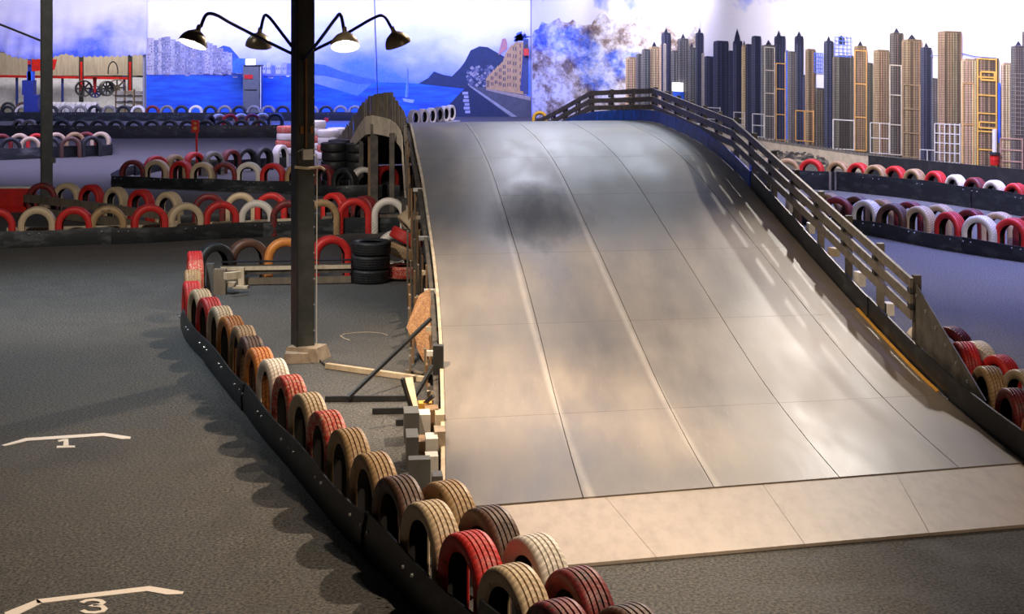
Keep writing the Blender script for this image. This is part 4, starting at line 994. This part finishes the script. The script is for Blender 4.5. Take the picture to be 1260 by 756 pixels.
def lamp(pts,tip,axis,label,power,spread=120):
    """gooseneck: pts pixel/depth list of the arm, tip = cap position (px,py,d), axis = opening direction"""
    P=[D_(*q) for q in pts]; base=P[0]
    t=thing('gooseneck_lamp',label,'lamp',base,'gooseneck lamps on the big column')
    # round the bend
    sm=[]
    n=len(P)
    for i in range(n-1):
        for s in range(6):
            u=s/6; a=P[max(i-1,0)]; b=P[i]; c=P[i+1]; d=P[min(i+2,n-1)]
            sm.append(.5*((2*b)+(c-a)*u+(2*a-5*b+4*c-d)*u*u+(-a+3*b-3*c+d)*u**3))
    sm.append(P[-1])
    o=MB().tube(sm,.018,8).build('arm',M_ARM,t,smooth=True)
    ap=D_(*tip); ax=Vector(axis).normalized()
    M=Matrix.Translation(ap)@ax.to_track_quat('Z','Y').to_matrix().to_4x4()
    o=MB().lathe([(.0,-.02),(.024,-.02),(.026,.035),(.034,.04),(.034,.055)],16,M).build('socket_cap',M_BRASS,t); autosmooth(o)
    sh=[(.03,.045),(.055,.055),(.10,.085),(.132,.125),(.148,.165),(.153,.20)]
    shd=MB().lathe(sh,32,M).build('shade',M_BRASS,t,smooth=True)
    o=MB().lathe([(r-.004,z+.004) for r,z in sh[:-1]]+[(.150,.2)],32,M).build('shade_lining',M_LIN,shd,smooth=True)
    o=MB().lathe([(.0,.06),(.02,.065),(.045,.10),(.05,.125),(.035,.158),(.0,.168)],16,M).build('bulb',M_BULB,shd,smooth=True)
    l=bpy.data.lights.new('bulb_light','SPOT'); l.energy=power; l.color=(1,.93,.85); l.spot_size=math.radians(spread); l.spot_blend=.5; l.shadow_soft_size=.05
    lo=bpy.data.objects.new('bulb_light',l); COL.objects.link(lo); lo.parent=t; lo.location=(M@Vector((0,0,.19)))-base; lo.rotation_euler=(-ax).to_track_quat('Z','Y').to_euler()
dc=cc.y
lamp([(359,66,dc-.05),(320,47,dc-.35),(285,29,dc-.6),(266,18.5,dc-.75),(254,18,dc-.8),(247,33,dc-.82)],(245,33,dc-.83),(-.28,-.30,-.9),'leftmost gooseneck lamp on the big column, lit opening tilted outward',60)
lamp([(359,57,dc),(343,36,dc+.3),(331,21,dc+.5),(325,20,dc+.6),(321,36,dc+.62)],(320,36,dc+.63),(-.12,.25,-.95),'inner left gooseneck lamp on the big column, shade closed to view',60)
lamp([(373,74,dc-.12),(392,51,dc-.4),(412,24,dc-.7),(419,18,dc-.78),(423,36,dc-.8)],(424,36,dc-.8),(.08,-.42,-.9),'inner right gooseneck lamp on the big column, lit opening facing the viewer',60)
lamp([(384,63,dc),(420,45,dc+.2),(458,23,dc+.4),(472,20,dc+.5),(482,35,dc+.52)],(483,35,dc+.53),(.32,.22,-.9),'rightmost gooseneck lamp on the big column, shade tilted outward',60)

# cable from column foot
o=MB().tube([G(388,438,.02),G(396,446,.01),G(404,452,.01),G(430,455,.01),G(470,459,.01),G(520,463,.02)],.011,6).build('floor_cable',M_CABLE); tag(o,'dark cable lying on the floor from the big column foot to the ramp','cable')

# ================================================================== GRID MARKINGS
def mark(polys,label):
    P0=[G(x,y) for x,y in polys[0]]; c=sum(P0,Vector())/len(P0)
    t=thing('grid_marking',label,'floor marking',(c.x,c.y,0))
    return t
def flat(t,pts,name):
    MB().prism([G(x,y) for x,y in pts],(0,0,.004)).build(name,M_LINE,t)
t=mark([[(2,548),(161,540)]],'worn white grid bracket with the number 1, upper of the two')
flat(t,[(2,548.5),(31,540),(32,543.5),(6,549.5)],'bracket_end'); flat(t,[(31,539.8),(128,533.4),(128,537),(32,543.3)],'bracket_bar'); flat(t,[(128,533.4),(161,538.2),(160,540.8),(150,541),(128,537.2)],'bracket_end')
mb=MB()
for pts in ([(79,541),(84,541),(84.6,549.6),(77.6,549.6)],[(70,549.4),(92,549.0),(92.5,551.4),(69.5,552)],[(71,542.6),(79,540.8),(79.6,543),(72,544.4)]): mb.prism([G(x,y) for x,y in pts],(0,0,.004))
mb.build('digit_one',M_LINE,t)
t=mark([[(6,756),(226,730)]],'worn white grid bracket with the number 3, at the lower left corner')
flat(t,[(5,755),(46,738.5),(52,742.5),(12,762)],'bracket_end'); flat(t,[(44,738.8),(184,722.2),(180,728.2),(46,743.6)],'bracket_bar'); flat(t,[(184,722.2),(226,729),(224,732),(204,732.5),(180,728)],'bracket_end')
# the 3 drawn as two open bowls
def stroke(pts,wd):
    mb=MB(); W=[G(x,y) for x,y in pts]
    L=[];R_=[]
    for i,p in enumerate(W):
        d=(W[min(i+1,len(W)-1)]-W[max(i-1,0)]).normalized(); nn=Vector((d.y,-d.x,0))*wd/2; L.append(p+nn); R_.append(p-nn)
    n=len(W); vs=[]; 
    for i in range(n): vs+= [L[i],R_[i],L[i]+Vector((0,0,.004)),R_[i]+Vector((0,0,.004))]
    fs=[]
    for i in range(n-1): a=i*4; b=a+4; fs+= [(a+2,a+3,b+3,b+2),(a,b,b+1,a+1),(a,a+2,b+2,b),(a+1,b+1,b+3,a+3)]
    mb.add(vs,fs); return mb
stroke([(100,742.5),(106,739.8),(115,738.9),(123,740),(127,742.2),(124,744.6),(115,745.6),(111,745.8),(116,746),(126,747.2),(129,750),(126,753),(117,754.6),(107,754.4),(101,752)],.035).build('digit_three',M_LINE,t)
o=stroke([(x,y) for x,y in [(430,419),(424,417),(419,413.5),(425,411),(440,409.5),(455,409),(470,410.5),(477,413)]],.018).build('chalk_arc',M_CONC); tag(o,'faint pale curved scrape on the floor right of the big column','floor marking')
